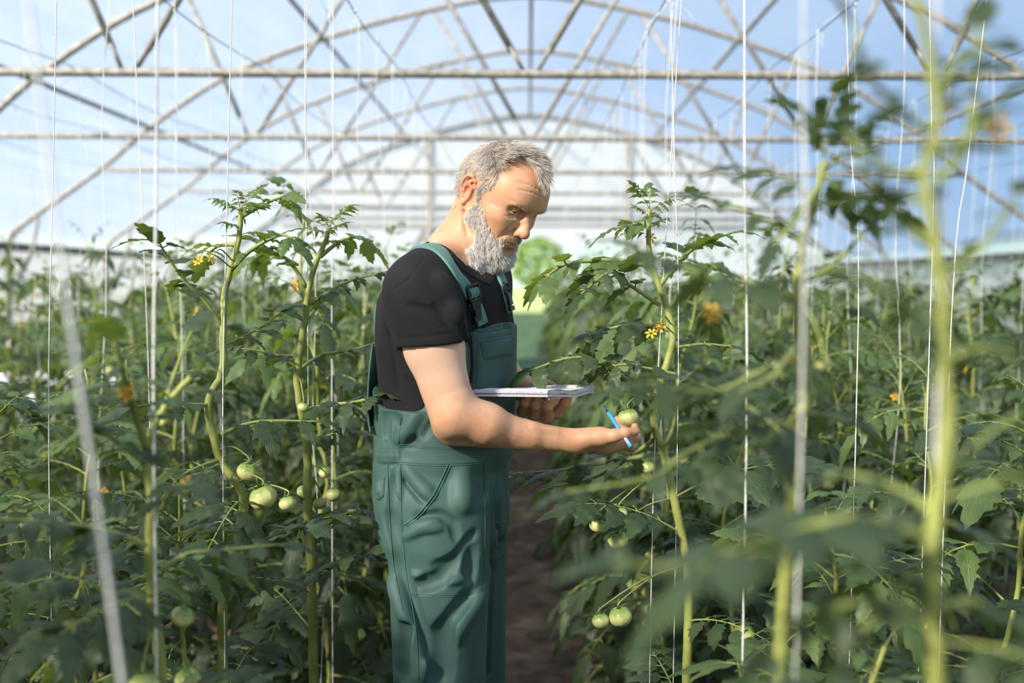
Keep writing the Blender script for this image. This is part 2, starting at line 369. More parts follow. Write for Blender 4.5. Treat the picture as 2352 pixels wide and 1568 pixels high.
def mesh_field(F, lo, hi, h, B=20, name='solid'):
    lo = np.array(lo, np.float64); hi = np.array(hi, np.float64); nb = np.ceil((hi - lo) / (B * h)).astype(int)
    I = np.stack(np.meshgrid(*[np.arange(n) for n in nb], indexing='ij'), -1).reshape(-1, 3)
    C = lo + (I + 0.5) * B * h; rad = B * h * 0.5 * 1.75
    dc = F(C.astype(np.float32)); keep = np.abs(dc) < rad * 1.7 + 0.01; I = I[keep]; C = C[keep]
    g = np.arange(-1, B + 1); G = np.stack(np.meshgrid(g, g, g, indexing='ij'), -1); n = B + 2
    NX = nb * B + 4; ids = []; pos = []; quads = []
    key = lambda ix: ((ix[..., 0] + 2) * int(NX[1] + 4) + ix[..., 1] + 2) * int(NX[2] + 4) + ix[..., 2] + 2
    for bi, bc in zip(I, C):
        gi = G + bi * B; P = (lo + gi * h).reshape(-1, 3).astype(np.float32)
        D = F(P, bc.astype(np.float32), rad * 1.1, 0.012).reshape(n, n, n)
        sg = D < 0
        if sg.all() or not sg.any(): continue
        # cells -1..B-1
        acc = np.zeros((n - 1,) * 3 + (3,)); cnt = np.zeros((n - 1,) * 3)
        for ax in range(3):
            a = [slice(None)] * 3; b = [slice(None)] * 3; a[ax] = slice(0, n - 1); b[ax] = slice(1, n)
            d0 = D[tuple(a)]; d1 = D[tuple(b)]; cr_ = (d0 < 0) != (d1 < 0)
            t = np.where(cr_, d0 / np.where(cr_, d0 - d1, 1), 0)
            o1, o2 = [x for x in range(3) if x != ax]
            for s1 in (0, 1):
                for s2 in (0, 1):
                    q = [slice(0, n - 1)] * 3; q[o1] = slice(s1, s1 + n - 1); q[o2] = slice(s2, s2 + n - 1)
                    c = cr_[tuple(q)]; tt = t[tuple(q)]
                    v = np.zeros(c.shape + (3,)); v[..., ax] = tt; v[..., o1] = s1; v[..., o2] = s2
                    acc += v * c[..., None]; cnt += c
        on = cnt > 0
        cell = G[:-1, :-1, :-1] + bi * B
        ids.append(key(cell[on])); pos.append(lo + (cell[on] + acc[on] / cnt[on][:, None]) * h)
        for ax in range(3):
            o1, o2 = (ax + 1) % 3, (ax + 2) % 3
            a = [slice(1, n - 1)] * 3; b = list(a); b[ax] = slice(2, n)
            d0 = sg[tuple(a)]; d1 = sg[tuple(b)]; w = d0 != d1
            base = (G[1:-1, 1:-1, 1:-1] + bi * B)[w]; flip = d0[w]
            e1 = np.zeros(3, int); e1[o1] = 1; e2 = np.zeros(3, int); e2[o2] = 1
            q = np.stack([key(base - e1 - e2), key(base - e2), key(base), key(base - e1)], 1)
            q[~flip] = q[~flip][:, ::-1]
            quads.append(q)
    ids = np.concatenate(ids); pos = np.concatenate(pos); quads = np.concatenate(quads)
    uid, first = np.unique(ids, return_index=True)
    vi = np.searchsorted(uid, quads); vi = np.clip(vi, 0, len(uid) - 1); ok = (uid[vi] == quads).all(1); vi = vi[ok]
    V = pos[first]
    me = bpy.data.meshes.new(name); me.vertices.add(len(V)); me.vertices.foreach_set('co', V.astype(np.float32).ravel())
    me.loops.add(len(vi) * 4); me.loops.foreach_set('vertex_index', vi.astype(np.int32).ravel())
    me.polygons.add(len(vi)); me.polygons.foreach_set('loop_start', np.arange(len(vi), dtype=np.int32) * 4); me.polygons.foreach_set('loop_total', np.full(len(vi), 4, np.int32))
    me.update(calc_edges=True); me.validate(); return me
def hit(F, px, py, d0, off=0.0, steps=90):
    """where the view ray through photo pixels meets the field, starting at depth d0"""
    px = np.atleast_1d(np.array(px, float)); py = np.atleast_1d(np.array(py, float))
    fw, rr, uu = (np.array(v) for v in (_f, _r, _u))
    dr = fw + ((px - 1176) / F_PX)[:, None] * rr + ((784 - py) / F_PX)[:, None] * uu
    t = np.full(len(px), float(d0)); o = np.array(CAM)
    for _ in range(steps):
        d = F((o + dr * t[:, None]).astype(np.float32)) - off
        t += np.clip(d, -0.03, 0.03) * 0.8
    return o + dr * t[:, None]
def grad(F, P, e=0.002):
    P = np.asarray(P, np.float32); g = np.stack([F(P + np.eye(3, dtype=np.float32)[i] * e) - F(P - np.eye(3, dtype=np.float32)[i] * e) for i in range(3)], 1)
    return g / (np.linalg.norm(g, axis=1, keepdims=True) + 1e-9)
def snap(F, P, off=0.0, it=6):
    P = np.asarray(P, np.float32).copy()
    for _ in range(it): P = P - grad(F, P) * (F(P) - off)[:, None]
    return P
def hair(name, P, D, mat, parent, length, n=6, r=0.00045, bend=None, jit=0.25, seed=1, grav=0.0, lvar=0.3, clump=0.0):
    """strands rooted at P growing along D"""
    rg = np.random.default_rng(seed); N = len(P)
    if clump:
        cell = np.floor(np.asarray(P) / clump + rg.normal(0, .25, (N, 3))).astype(np.int64); hsh = (cell @ np.array([73856093, 19349663, 83492791])) % 997
        D = D + rg.normal(0, jit * 1.35, (997, 3))[hsh]
    D = D + rg.normal(0, jit * (.6 if clump else 1), D.shape); D /= np.linalg.norm(D, axis=1, keepdims=True)
    L = length * (1 + rg.uniform(-lvar, lvar, N)); out = np.zeros((N, n, 3)); out[:, 0] = P
    d = D.copy(); wob = rg.normal(0, jit * .4, D.shape)
    for i in range(1, n):
        if bend is not None: d = d + bend * (1.0 / (n - 1))
        d = d + wob / n; d[:, 2] -= grav / n; d /= np.linalg.norm(d, axis=1, keepdims=True)
        out[:, i] = out[:, i - 1] + d * (L / (n - 1))[:, None]
    hc = bpy.data.hair_curves.new(name); hc.add_curves([n] * N)
    hc.attributes['position'].data.foreach_set('vector', out.astype(np.float32).ravel())
    ra = hc.attributes.get('radius') or hc.attributes.new('radius', 'FLOAT', 'POINT')
    ra.data.foreach_set('value', np.tile(np.linspace(1, .35, n) * r, N).astype(np.float32))
    hc.materials.append(mat)
    o = bpy.data.objects.new(name, hc); COL.objects.link(o)
    if parent is not None: o.parent = parent; o.matrix_parent_inverse = parent_inv(parent)
    return o

# ============================================================ THE MAN
def skin_mat():
    m, n, b = newmat('skin')
    co = n.nodes.new('ShaderNodeTexCoord')
    t = n.nodes.new('ShaderNodeTexNoise'); t.inputs['Scale'].default_value = 22; t.inputs['Detail'].default_value = 4; t.inputs['Roughness'].default_value = 0.6
    r = n.nodes.new('ShaderNodeValToRGB'); n.links.new(co.outputs['Object'], t.inputs['Vector']); n.links.new(t.outputs['Fac'], r.inputs[0])
    r.color_ramp.elements[0].position = 0.3; r.color_ramp.elements[1].position = 0.7
    r.color_ramp.elements[0].color = (0.58, 0.295, 0.17, 1); r.color_ramp.elements[1].color = (0.69, 0.395, 0.245, 1)
    at = n.nodes.new('ShaderNodeAttribute'); at.attribute_name = 'tone'
    mx = n.nodes.new('ShaderNodeMix'); mx.data_type = 'RGBA'; mx.inputs['B'].default_value = (0.50, 0.135, 0.085, 1)
    n.links.new(at.outputs['Fac'], mx.inputs['Factor']); n.links.new(r.outputs[0], mx.inputs['A'])
    ap = n.nodes.new('ShaderNodeAttribute'); ap.attribute_name = 'pale'; m2 = n.nodes.new('ShaderNodeMix'); m2.data_type = 'RGBA'; m2.inputs['B'].default_value = (0.74, 0.50, 0.37, 1)
    n.links.new(ap.outputs['Fac'], m2.inputs['Factor']); n.links.new(mx.outputs['Result'], m2.inputs['A']); n.links.new(m2.outputs['Result'], b.inputs['Base Color'])
    b.inputs['Roughness'].default_value = 0.48; b.inputs['Specular IOR Level'].default_value = 0.35
    b.inputs['Subsurface Weight'].default_value = 0.25; b.inputs['Subsurface Radius'].default_value = (0.012, 0.005, 0.003); b.inputs['Subsurface Scale'].default_value = 0.5
    t2 = n.nodes.new('ShaderNodeTexNoise'); t2.inputs['Scale'].default_value = 420; t2.inputs['Detail'].default_value = 2
    t3 = n.nodes.new('ShaderNodeTexNoise'); t3.inputs['Scale'].default_value = 90; t3.inputs['Detail'].default_value = 3
    n.links.new(co.outputs['Object'], t2.inputs['Vector']); n.links.new(co.outputs['Object'], t3.inputs['Vector'])
    ad = n.nodes.new('ShaderNodeMath'); n.links.new(t2.outputs['Fac'], ad.inputs[0]); n.links.new(t3.outputs['Fac'], ad.inputs[1])
    bp = n.nodes.new('ShaderNodeBump'); bp.inputs['Strength'].default_value = 0.35; bp.inputs['Distance'].default_value = 0.0008
    n.links.new(ad.outputs[0], bp.inputs['Height']); n.links.new(bp.outputs[0], b.inputs['Normal'])
    return m
M_SKIN = skin_mat()
def hair_mat(name, c1, c2):
    m, n, b = newmat(name)
    hi = n.nodes.new('ShaderNodeHairInfo'); r = n.nodes.new('ShaderNodeValToRGB'); n.links.new(hi.outputs['Random'], r.inputs[0])
    r.color_ramp.elements[0].color = (*c1, 1); r.color_ramp.elements[1].color = (*c2, 1); n.links.new(r.outputs[0], b.inputs['Base Color'])
    b.inputs['Roughness'].default_value = 0.5; b.inputs['Specular IOR Level'].default_value = 0.3
    return m
M_HAIR = hair_mat('grey_hair', (0.26, 0.22, 0.185), (0.90, 0.83, 0.75))
M_BEARD = hair_mat('white_beard', (0.55, 0.48, 0.42), (1.0, 0.97, 0.93))
M_BROW = hair_mat('brow_hair', (0.10, 0.065, 0.04), (0.33, 0.25, 0.19))

def cloth_mat(name, c1, c2, rough, weave=900, var=9.0, bstr=0.3, sheen=.2):
    m, n, b = newmat(name); co = n.nodes.new('ShaderNodeTexCoord')
    t = n.nodes.new('ShaderNodeTexNoise'); t.inputs['Scale'].default_value = var; t.inputs['Detail'].default_value = 3
    r = n.nodes.new('ShaderNodeValToRGB'); r.color_ramp.elements[0].position = 0.35; r.color_ramp.elements[1].position = 0.65
    r.color_ramp.elements[0].color = (*c1, 1); r.color_ramp.elements[1].color = (*c2, 1)
    n.links.new(co.outputs['Object'], t.inputs['Vector']); n.links.new(t.outputs['Fac'], r.inputs[0]); n.links.new(r.outputs[0], b.inputs['Base Color'])
    b.inputs['Roughness'].default_value = rough; b.inputs['Specular IOR Level'].default_value = 0.3
    b.inputs['Sheen Weight'].default_value = sheen; b.inputs['Sheen Roughness'].default_value = 0.4; b.inputs['Sheen Tint'].default_value = (*[min(1, x * 3 + .1) for x in c2], 1)
    w = n.nodes.new('ShaderNodeTexNoise'); w.inputs['Scale'].default_value = weave; n.links.new(co.outputs['Object'], w.inputs['Vector'])
    bp = n.nodes.new('ShaderNodeBump'); bp.inputs['Strength'].default_value = bstr; bp.inputs['Distance'].default_value = 0.0008
    n.links.new(w.outputs['Fac'], bp.inputs['Height']); n.links.new(bp.outputs[0], b.inputs['Normal'])
    return m
M_TEE = cloth_mat('black_cotton', (0.008, 0.008, 0.010), (0.013, 0.013, 0.015), 0.9, sheen=.05)
M_OVER = cloth_mat('green_workwear_twill', (0.040, 0.088, 0.079), (0.056, 0.118, 0.104), 0.56)
M_STRAP = cloth_mat('green_elastic_strap', (0.090, 0.205, 0.175), (0.105, 0.235, 0.20), 0.55, 500)
M_PLASTIC = simple('black_plastic', (0.012, 0.012, 0.014), 0.35)
M_THREAD = simple('seam_thread', (0.05, 0.135, 0.115), 0.8)

RES_BODY = .0018; RES_CLOTH = .0026        # mesh size of the sculpted skin and cloth, metres
man = empty('person', (-0.12, 2.12, 0))
tag(man, 'grey-haired bearded man in green bib overalls and black t-shirt writing notes', 'person')

# ---- head frame: f forward, n towards the camera side, u up
PSI, PIT, RL = math.radians(40), math.radians(35), math.radians(5)
hf = Vector((math.cos(PSI) * math.cos(PIT), -math.sin(PSI) * math.cos(PIT), -math.sin(PIT)))
hn0 = Vector((-math.sin(PSI), -math.cos(PSI), 0)); hu0 = hn0.cross(hf)
hn = hn0 * math.cos(RL) + hu0 * math.sin(RL); hu = hn.cross(hf)
HO = W(1084, 448, 2.063) - hn * 0.072
HR = Matrix((hf, hn, hu)).transposed()          # columns f, n, u
def H(f, n, u): return HO + (hf * f + hn * n + hu * u) / 1000.0
def HD(f, n, u): return (hf * f + hn * n + hu * u).normalized()
def hell(f, n, u, rf, rn, ru, tilt=0, side=0, tw=0):
    R = HR @ Euler((math.radians(side), math.radians(tilt), math.radians(tw))).to_matrix()
    return ell(H(f, n, u), (rf / 1000, rn / 1000, ru / 1000), R)
def hcap(a, b, ra, rb=None): return cap(H(*a), H(*b), ra / 1000, (rb if rb is not None else ra) / 1000)

HEAD = Field()
HEAD.u(hell(4, 0, 46, 95, 75, 80), .02).u(hell(-18, 0, 30, 74, 73, 70), .03).u(hell(55, 0, 52, 48, 60, 52), .03)
HEAD.u(hell(45, 0, -8, 48, 58, 50), .03)                                     # mid face
HEAD.u(hell(56, 0, -54, 40, 41, 34), .03)                                    # jaw mass
HEAD.u(hcap((14, 49, -45), (80, 20, -82), 12, 13), .022).u(hcap((14, -49, -45), (80, -20, -82), 12, 13), .022)
HEAD.u(hcap((2, 58, -12), (14, 51, -45), 11, 11), .022).u(hcap((2, -58, -12), (14, -51, -45), 11, 11), .022)
HEAD.u(hell(88, 0, -82, 17, 20, 14), .02)                                     # chin
HEAD.u(hell(88, 0, 43, 13, 40, 9), .02)                                      # brow bone
for s in (1, -1):
    HEAD.u(hcap((94, 13 * s, 37), (83, 42 * s, 40), 5.5, 4.5), .012)            # brow ridge
    HEAD.u(hell(62, 46 * s, -3, 22, 15, 13, 0), .02)                          # cheek bone
    HEAD.u(hell(76, 30 * s, -16, 15, 14, 14), .02)                            # cheek
    HEAD.d(hell(90, 32 * s, 25, 12, 17, 9.5), .012)                            # eye socket
    HEAD.d(hell(97, 15 * s, 22, 10, 6.5, 12), .010)                             # inner corner by the nose
HEAD.u(hcap((94, 0, 30), (114, 0, -8), 7, 9.5), .012)                       # nose bridge
HEAD.u(hell(114, 0, -13, 10, 9.5, 8.5), .008)                                 # nose tip
HEAD.u(hell(101, 0, -12, 13, 11, 12), .01)
for s in (1, -1):
    HEAD.u(hell(103, 11.5 * s, -17, 8.5, 5.5, 6.5), .005)                     # nostril wing
    HEAD.d(hell(108, 6 * s, -24, 5, 3, 3.2), .002)
    HEAD.d(hcap((97, 15 * s, -14), (90, 30 * s, -38), 1.8, 1.5), .007)        # fold from nose to mouth
HEAD.u(hell(92, 0, -38, 14, 24, 15), .012)                                    # muzzle
HEAD.u(hell(86, 0, -60, 14, 22, 14), .012)
HEAD.u(hcap((105, 0, -39.5), (96, 15, -42.5), 3.6, 2.6), .004).u(hcap((105, 0, -39.5), (96, -15, -42.5), 3.6, 2.6), .004)       # upper lip
HEAD.u(hcap((103.5, 0, -49), (96, 13, -47), 4.4, 2.8), .004).u(hcap((103.5, 0, -49), (96, -13, -47), 4.4, 2.8), .004)           # lower lip
HEAD.d(hcap((109, 0, -43.8), (99, 17, -44.5), 1.1, 1.0), .0025).d(hcap((109, 0, -43.8), (99, -17, -44.5), 1.1, 1.0), .0025)
HEAD.d(hcap((99, 17, -44.5), (92, 25, -45), 1.6, 1.2), .004).d(hcap((99, -17, -44.5), (92, -25, -45), 1.6, 1.2), .004)
HEAD.d(hell(103, 0, -60, 7, 14, 4.5), .008)
# eyelids: a lid shell around the eyeball, opened by a narrow almond slit looking down
EYE_R = 12.3
for s in (1, -1):
    e = (78.5, 31 * s, 25)
    HEAD.u(hell(e[0], e[1], e[2], 14.0, 14.4, 13.4), .005)
    HEAD.d(hcap((90, 22 * s, 19.6), (92, 30 * s, 21.2), 1.5, 2.1), .0015).d(hcap((92, 30 * s, 21.2), (86, 41 * s, 21.6), 2.1, 1.9), .0015).d(hcap((86, 41 * s, 21.6), (78, 47 * s, 21.8), 1.9, 1.0), .0015)
    HEAD.d(hcap((91.5, 21 * s, 27.5), (86, 45 * s, 24), 1.3, 1.0), .003)         # upper lid crease
    HEAD.d(hcap((92, 22 * s, 13), (85, 42 * s, 12), 1.0, .8), .004)             # lower lid crease
# ears
EC = {}
for s in (1, -1):
    b = lambda f, n, u: (f - 4, s * n, u + 2)
    rim = [(5, 71, 4), (6, 77, 17), (2, 82, 28), (-7, 86, 34), (-17, 87, 31), (-23, 86.5, 21), (-24, 85, 8), (-20, 82, -4), (-14, 79, -15), (-9, 76, -23)]
    HEAD.u(ell(H(*b(-8, 75, 6)), (.0155, .0068, .027), HR @ Euler((math.radians(-8 * s), math.radians(-10), math.radians(27 * s))).to_matrix()), .004)
    for p, q in zip(rim, rim[1:]): HEAD.u(hcap(b(*p), b(*q), 3.3, 3.3), .0035)
    HEAD.u(hell(*b(-7, 75.5, -23), 6.5, 4.2, 7.5), .005)                      # lobe
    anti = [(-5, 79, 21), (-12, 82, 18), (-15, 82.5, 8), (-13, 81, -3), (-9, 78, -11)]
    for p, q in zip(anti, anti[1:]): HEAD.u(hcap(b(*p), b(*q), 2.6, 2.6), .004)
    HEAD.u(hcap(b(5, 74, 0), b(4, 74, -9), 4.0, 3.8), .004)                   # tragus
    HEAD.d(hell(*b(-4, 82, 3), 6.5, 5.5, 9), .004)                            # bowl
    HEAD.d(hell(*b(-1, 80, 20), 5, 4, 4), .004)
# neck
NB = W(1052, 600, 2.16)                        # base of the neck
NT = H(-22, 0, -30)
HEAD.u(cap(NT, NB, .056, .062), .03)
HEAD.u(cap(H(8, 0, -66), W(1098, 612, 2.13), .034, .030), .03)                # throat
HEAD.u(ell(W(1113, 612, 2.11), (.011, .011, .016)), .012)
HEAD.u(cap(H(-10, 52, -30), W(1110, 640, 2.12), .011, .009), .014)            # neck muscle
HEAD.d(cap(H(-2, 62, -44), W(1080, 610, 2.07), .004, .006), .014)
for i in range(3): HEAD.d(cap(H(-34 + 9 * i, 52, -42 - 3 * i), H(-46 + 16 * i, 50, -80), .0009, .0006), .007)
HEAD.u(cap(NB, W(1000, 612, 2.02), .058, .045), .05).u(cap(NB, W(1110, 612, 2.28), .058, .045), .05)   # trapezius
def groove(F, pts, r=.0008, k=.005, d0=1.9, add=False, off=0.0):
    px = []; py = []
    for (x0, y0), (x1, y1) in zip(pts, pts[1:]):
        n_ = max(2, int(math.hypot(x1 - x0, y1 - y0) / 9))
        for i in range(n_): px.append(x0 + (x1 - x0) * i / n_); py.append(y0 + (y1 - y0) * i / n_)
    px.append(pts[-1][0]); py.append(pts[-1][1])
    Q = hit(F, px, py, d0, off)
    return [(1 if not add else 0, cap(a, b, r, r), k) for a, b in zip(Q[:-1], Q[1:])]
ops_ = []
for pl in ([(1188, 419), (1215, 424), (1240, 437), (1252, 445)], [(1192, 436), (1222, 442), (1248, 455)], [(1224, 484), (1222, 493)], [(1215, 482), (1216, 491)],
           [(1147, 477), (1139, 472), (1130, 464)], [(1158, 494), (1172, 501), (1186, 502)],
           [(1177, 515), (1163, 526), (1152, 538), (1143, 549)]):
    ops_ += groove(HEAD, pl, .0005, .0032)
HEAD.ops += ops_
# ---- torso
def row(py, xb, xf, b, yw, D=2.12):
    c = W((xb + xf) / 2, py, D); w = (xf - xb) / 2 / F_PX * D; y = math.radians(yw); sb = b * math.sin(y)
    return (c.z, c.x, c.y, math.sqrt(max(w * w - sb * sb, .003)) / math.cos(y), b, -y)
TORSO = loft([row(590, 1000, 1090, .07, 20), row(615, 960, 1120, .12, 20), row(650, 912, 1152, .16, 20), row(700, 890, 1160, .172, 20), row(780, 884, 1164, .168, 19), row(850, 888, 1164, .158, 18),
              row(930, 893, 1160, .152, 16), row(1000, 893, 1158, .155, 14), row(1060, 890, 1156, .16, 12)], 2.25, .03)
SH_N, EL_N, WR_N = W(966, 668, 1.950), W(1036, 958, 1.920), W(1322, 1013, 1.975)
SH_F, EL_F, WR_F = W(1096, 668, 2.28), W(1150, 862, 2.29), W(1232, 908, 2.20)
BODY = Field(); BODY.ops = list(HEAD.ops)
BODY.u(TORSO, .03)
BODY.u(ell(SH_N + Vector((0, 0, -.01)), (.062, .062, .07)), .04).u(ell(SH_F, (.058, .058, .065)), .04)
# right arm, the near one
UA = EL_N - SH_N
AN = Field()
AN.u(cap(SH_N, SH_N + UA * .45, .056, .057), .03).u(cap(SH_N + UA * .45, EL_N, .055, .040), .02)
AN.u(cap(W(1006, 800, 1.92), W(1044, 905, 1.912), .036, .030), .02)             # biceps
AN.u(ell(W(1026, 985, 1.94), (.026, .030, .024)), .016)                        # elbow
FA = WR_N - EL_N
AN.u(cap(W(1052, 950, 1.918), W(1118, 972, 1.925), .044, .038), .02).u(cap(W(1118, 975, 1.935), W(1215, 1000, 1.955), .038, .026), .02)
AN.u(fcap(W(1210, 999, 1.955), WR_N, .027, .0235, (0, 1, 0), .85), .014)
AN.u(cap(W(1040, 1000, 1.94), W(1180, 1012, 1.95), .020, .014), .014)
AN.u(cap(W(1225, 980, 1.94), W(1275, 992, 1.955), .006, .005), .010)
# left arm, the far one
AF = Field()
AF.u(cap(SH_F, EL_F, .052, .042), .03).u(cap(EL_F, WR_F, .040, .026), .02)
# hands
def finger(F, pts, r0, r1, k=.004):
    n = len(pts) - 1
    for i in range(n):
        a = r0 + (r1 - r0) * i / n; b = r0 + (r1 - r0) * (i + 1) / n
        F.u(cap(pts[i], pts[i + 1], a, b), k if i else .009)
        if 0 < i: F.u(ell(pts[i], (a * 1.07,) * 3), .003)
NAILS = []
# right hand: palm up, thumb towards the camera over the pen
AN.u(fcap(WR_N, W(1388, 1012, 1.99), .0225, .030, (0, .35, 1), .80), .016)
AN.u(ell(W(1362, 1003, 1.965), (.034, .024, .0185), Euler((0, -.15, 0)).to_matrix()), .014)      # ball of the thumb
AN.u(ell(W(1380, 1022, 2.01), (.040, .030, .017)), .014)
TH = [W(1385, 1003, 1.955), W(1412, 1000, 1.945), W(1436, 994, 1.945), W(1458, 991, 1.955)]
AN.u(cap(TH[0], TH[1], .0165, .0125), .012).u(cap(TH[1], TH[2], .0118, .0112), .006).u(cap(TH[2], TH[3], .0110, .0090), .004)
finger(AN, [W(1408, 1022, 1.985), W(1440, 1020, 1.985), W(1460, 1004, 1.985), W(1462, 990, 1.99)], .0105, .0075)
finger(AN, [W(1410, 1024, 2.005), W(1448, 1024, 2.015), W(1462, 1002, 2.025), W(1458, 980, 2.035)], .0108, .0078)
finger(AN, [W(1408, 1020, 2.03), W(1436, 1014, 2.045), W(1440, 990, 2.055), W(1430, 968, 2.055)], .0103, .0075)
finger(AN, [W(1402, 1014, 2.05), W(1420, 1006, 2.065), W(1424, 984, 2.07), W(1418, 962, 2.07)], .0092, .0068)
for a, b in (((1392, 1012), (1416, 1018)), ((1396, 1018), (1420, 1014)), ((1398, 1026), (1424, 1020)), ((1390, 1006), (1410, 1012))):
    AN.d(cap(W(*a, 1.955), W(*b, 1.955), .0010, .0008), .004)
# left hand: palm under the notebook, fingers curled up to its underside, thumb over the far edge
AF.u(fcap(WR_F, W(1262, 926, 2.15), .024, .034, (0, 0, 1), .55), .014)
AF.u(ell(W(1235, 895, 2.19), (.026, .020, .016)), .012)
LH = [[(1214, 932, 2.12), (1200, 944, 2.075), (1206, 925, 2.045), (1212, 912, 2.04)],
      [(1236, 936, 2.115), (1226, 953, 2.065), (1230, 930, 2.040), (1234, 915, 2.035)],
      [(1262, 940, 2.115), (1256, 958, 2.065), (1258, 932, 2.035), (1261, 920, 2.03)],
      [(1272, 938, 2.11), (1280, 948, 2.075), (1298, 924, 2.055), (1305, 908, 2.05)]]
for q, r in zip(LH, (.0118, .0128, .0132, .0128)): finger(AF, [W(*p) for p in q], r, r * .78)
finger(AF, [W(1225, 892, 2.20), W(1240, 884, 2.17), W(1256, 883, 2.15), W(1268, 885, 2.14)], .012, .0085)

def fprim(F, c, R, o=0.0):
    q = Prim(); q.c = np.array(c, np.float32); q.R = R
    q.f = lambda P: F(P, P.mean(0), float(np.linalg.norm(P - P.mean(0), axis=1).max()) if len(P) < 20000 else 9.0, .05) - o
    return q
BODY.u(fprim(AN, W(1180, 850, 1.94), .34), .012).u(fprim(AF, W(1190, 800, 2.2), .30), .012)

me = mesh_field(BODY, (-.42, 1.78, 1.05), (.26, 2.46, 1.84), RES_BODY, name='body')
body = link('body', me, M_SKIN, man)
# redder lips, ears, nose and knuckles
co_ = np.zeros(len(me.vertices) * 3, np.float32); me.vertices.foreach_get('co', co_); co_ = co_.reshape(-1, 3)
def near(p, r): return np.clip(1 - np.linalg.norm(co_ - np.array(p, np.float32), axis=1) / r, 0, 1)
tone = np.zeros(len(co_), np.float32)
for s in (1, -1):
    tone = np.maximum(tone, .5 * np.clip(near(H(-14, 80 * s, 10), .034) * 1.6, 0, 1))
    tone = np.maximum(tone, .30 * near(H(70, 46 * s, -10), .03)); tone = np.maximum(tone, .5 * near(H(80, 33 * s, 6), .014))
    for t in np.linspace(0, 1, 5): tone = np.maximum(tone, .7 * np.clip(near(H(105 - 8 * t, 14 * s * t, -46), .0075) * 2, 0, 1))
tone = np.maximum(tone, .45 * near(H(114, 0, -14), .022))
for q in LH: tone = np.maximum(tone, .5 * near(W(*q[1]), .02))
tone = np.maximum(tone, .45 * near(TH[3], .02)); tone = np.maximum(tone, .35 * near(W(1030, 985, 1.93), .05))
a = me.attributes.new('tone', 'FLOAT', 'POINT'); a.data.foreach_set('value', tone)
zz_ = co_[:, 2]; pale = np.clip((zz_ - 1.215) / .09, 0, 1) * np.clip((1.50 - zz_) / .03, 0, 1) * .8
a = me.attributes.new('pale', 'FLOAT', 'POINT'); a.data.foreach_set('value', pale.astype(np.float32))
# eyes
M_EYE = simple('eye_white', (0.26, 0.21, 0.18), 0.25); M_IRIS = simple('brown_iris', (0.05, 0.03, 0.02), 0.1)
for s in (1, -1):
    bm = bmesh.new(); bmesh.ops.create_uvsphere(bm, u_segments=28, v_segments=18, radius=EYE_R / 1000)
    me_ = bpy.data.meshes.new('eyeball'); bm.to_mesh(me_); bm.free(); me_.transform(Matrix.Translation(H(78.5, 31 * s, 25)))
    link('eyeball', me_, M_EYE, man)
    g = HD(.88, .20 * s, -.28); bm = bmesh.new(); bmesh.ops.create_uvsphere(bm, u_segments=20, v_segments=12, radius=.0074)
    me_ = bpy.data.meshes.new('iris'); bm.to_mesh(me_); bm.free(); me_.transform(Matrix.Translation(H(78.5, 31 * s, 25) + g * .0056)); link('iris', me_, M_IRIS, man)
# nails
M_NAIL = simple('nail', (0.62, 0.40, 0.31), 0.3)
def nail(p, d, up, w=.0058, l=.0075):
    d = d.normalized(); up = (up - d * up.dot(d)).normalized(); sd_ = d.cross(up); m = MB()
    m.grid([[p + d * (l * (i / 4 - .5) * 1.6) + sd_ * w * math.sin(t) + up * (w * (math.cos(t) - 1) * .8) for t in np.linspace(-1.1, 1.1, 7)] for i in range(5)])
    m.build('nail', M_NAIL, man)
nail(TH[3] + Vector((-.002, -.0088, .004)), TH[3] - TH[2], Vector((0, -1, .45)))
nail(W(*LH[3][3]) + Vector((.004, -.0080, -.001)), W(*LH[3][3]) - W(*LH[3][2]), Vector((.4, -1, 0)))

M_PALE = hair_mat('pale_brow', (0.36, 0.26, 0.17), (0.72, 0.60, 0.47))
M_STUB = hair_mat('brown_grey_stubble', (0.26, 0.18, 0.12), (0.62, 0.52, 0.42))
# ---------------------------------------------------------------- hair, beard, brows
def proj(P):
    q = np.asarray(P, float) - np.array(CAM); d = q @ np.array(_f)
    return np.stack([1176 + F_PX * (q @ np.array(_r)) / d, 784 - F_PX * (q @ np.array(_u)) / d], 1)
def inpoly(p, poly):
    x, y = p[:, 0], p[:, 1]; c = np.zeros(len(p), bool); n = len(poly)
    for i in range(n):
        x0, y0 = poly[i]; x1, y1 = poly[(i + 1) % n]
        c ^= ((y0 > y) != (y1 > y)) & (x < (x1 - x0) * (y - y0) / (y1 - y0 + 1e-9) + x0)
    return c
HRn = np.array([list(hf), list(hn), list(hu)])
L_ = (co_ - np.array(HO)) @ HRn.T * 1000.0                  # head-local millimetres of every body vertex
Lm = L_.copy(); Lm[:, 1] = np.abs(Lm[:, 1])
Pm = proj(np.array(HO) + Lm @ HRn / 1000.0)                 # both sides judged by the near side's outline
inhead = (L_[:, 2] > -112) & (np.abs(L_[:, 1]) < 80) & (L_[:, 0] > -105) & (L_[:, 0] < 130)
ear = (Lm[:, 1] > 71) & (np.abs(L_[:, 0] + 12) < 24) & (np.abs(L_[:, 2] - 4) < 42)
nrm_ = np.zeros(len(me.vertices) * 3, np.float32)
me.vertices.foreach_get('normal', nrm_); nrm_ = nrm_.reshape(-1, 3)
scalp = inhead & ~ear & (L_[:, 2] > -20)
HL = [(1268, 440), (1246, 408), (1220, 382), (1190, 354), (1170, 360), (1152, 378), (1144, 396), (1146, 412), (1132, 424), (1118, 432), (1107, 448), (1104, 462), (1098, 462), (1097, 420), (1080, 398), (1060, 412), (1056, 440), (1058, 474), (1030, 478), (1000, 300), (1200, 240), (1320, 380)]
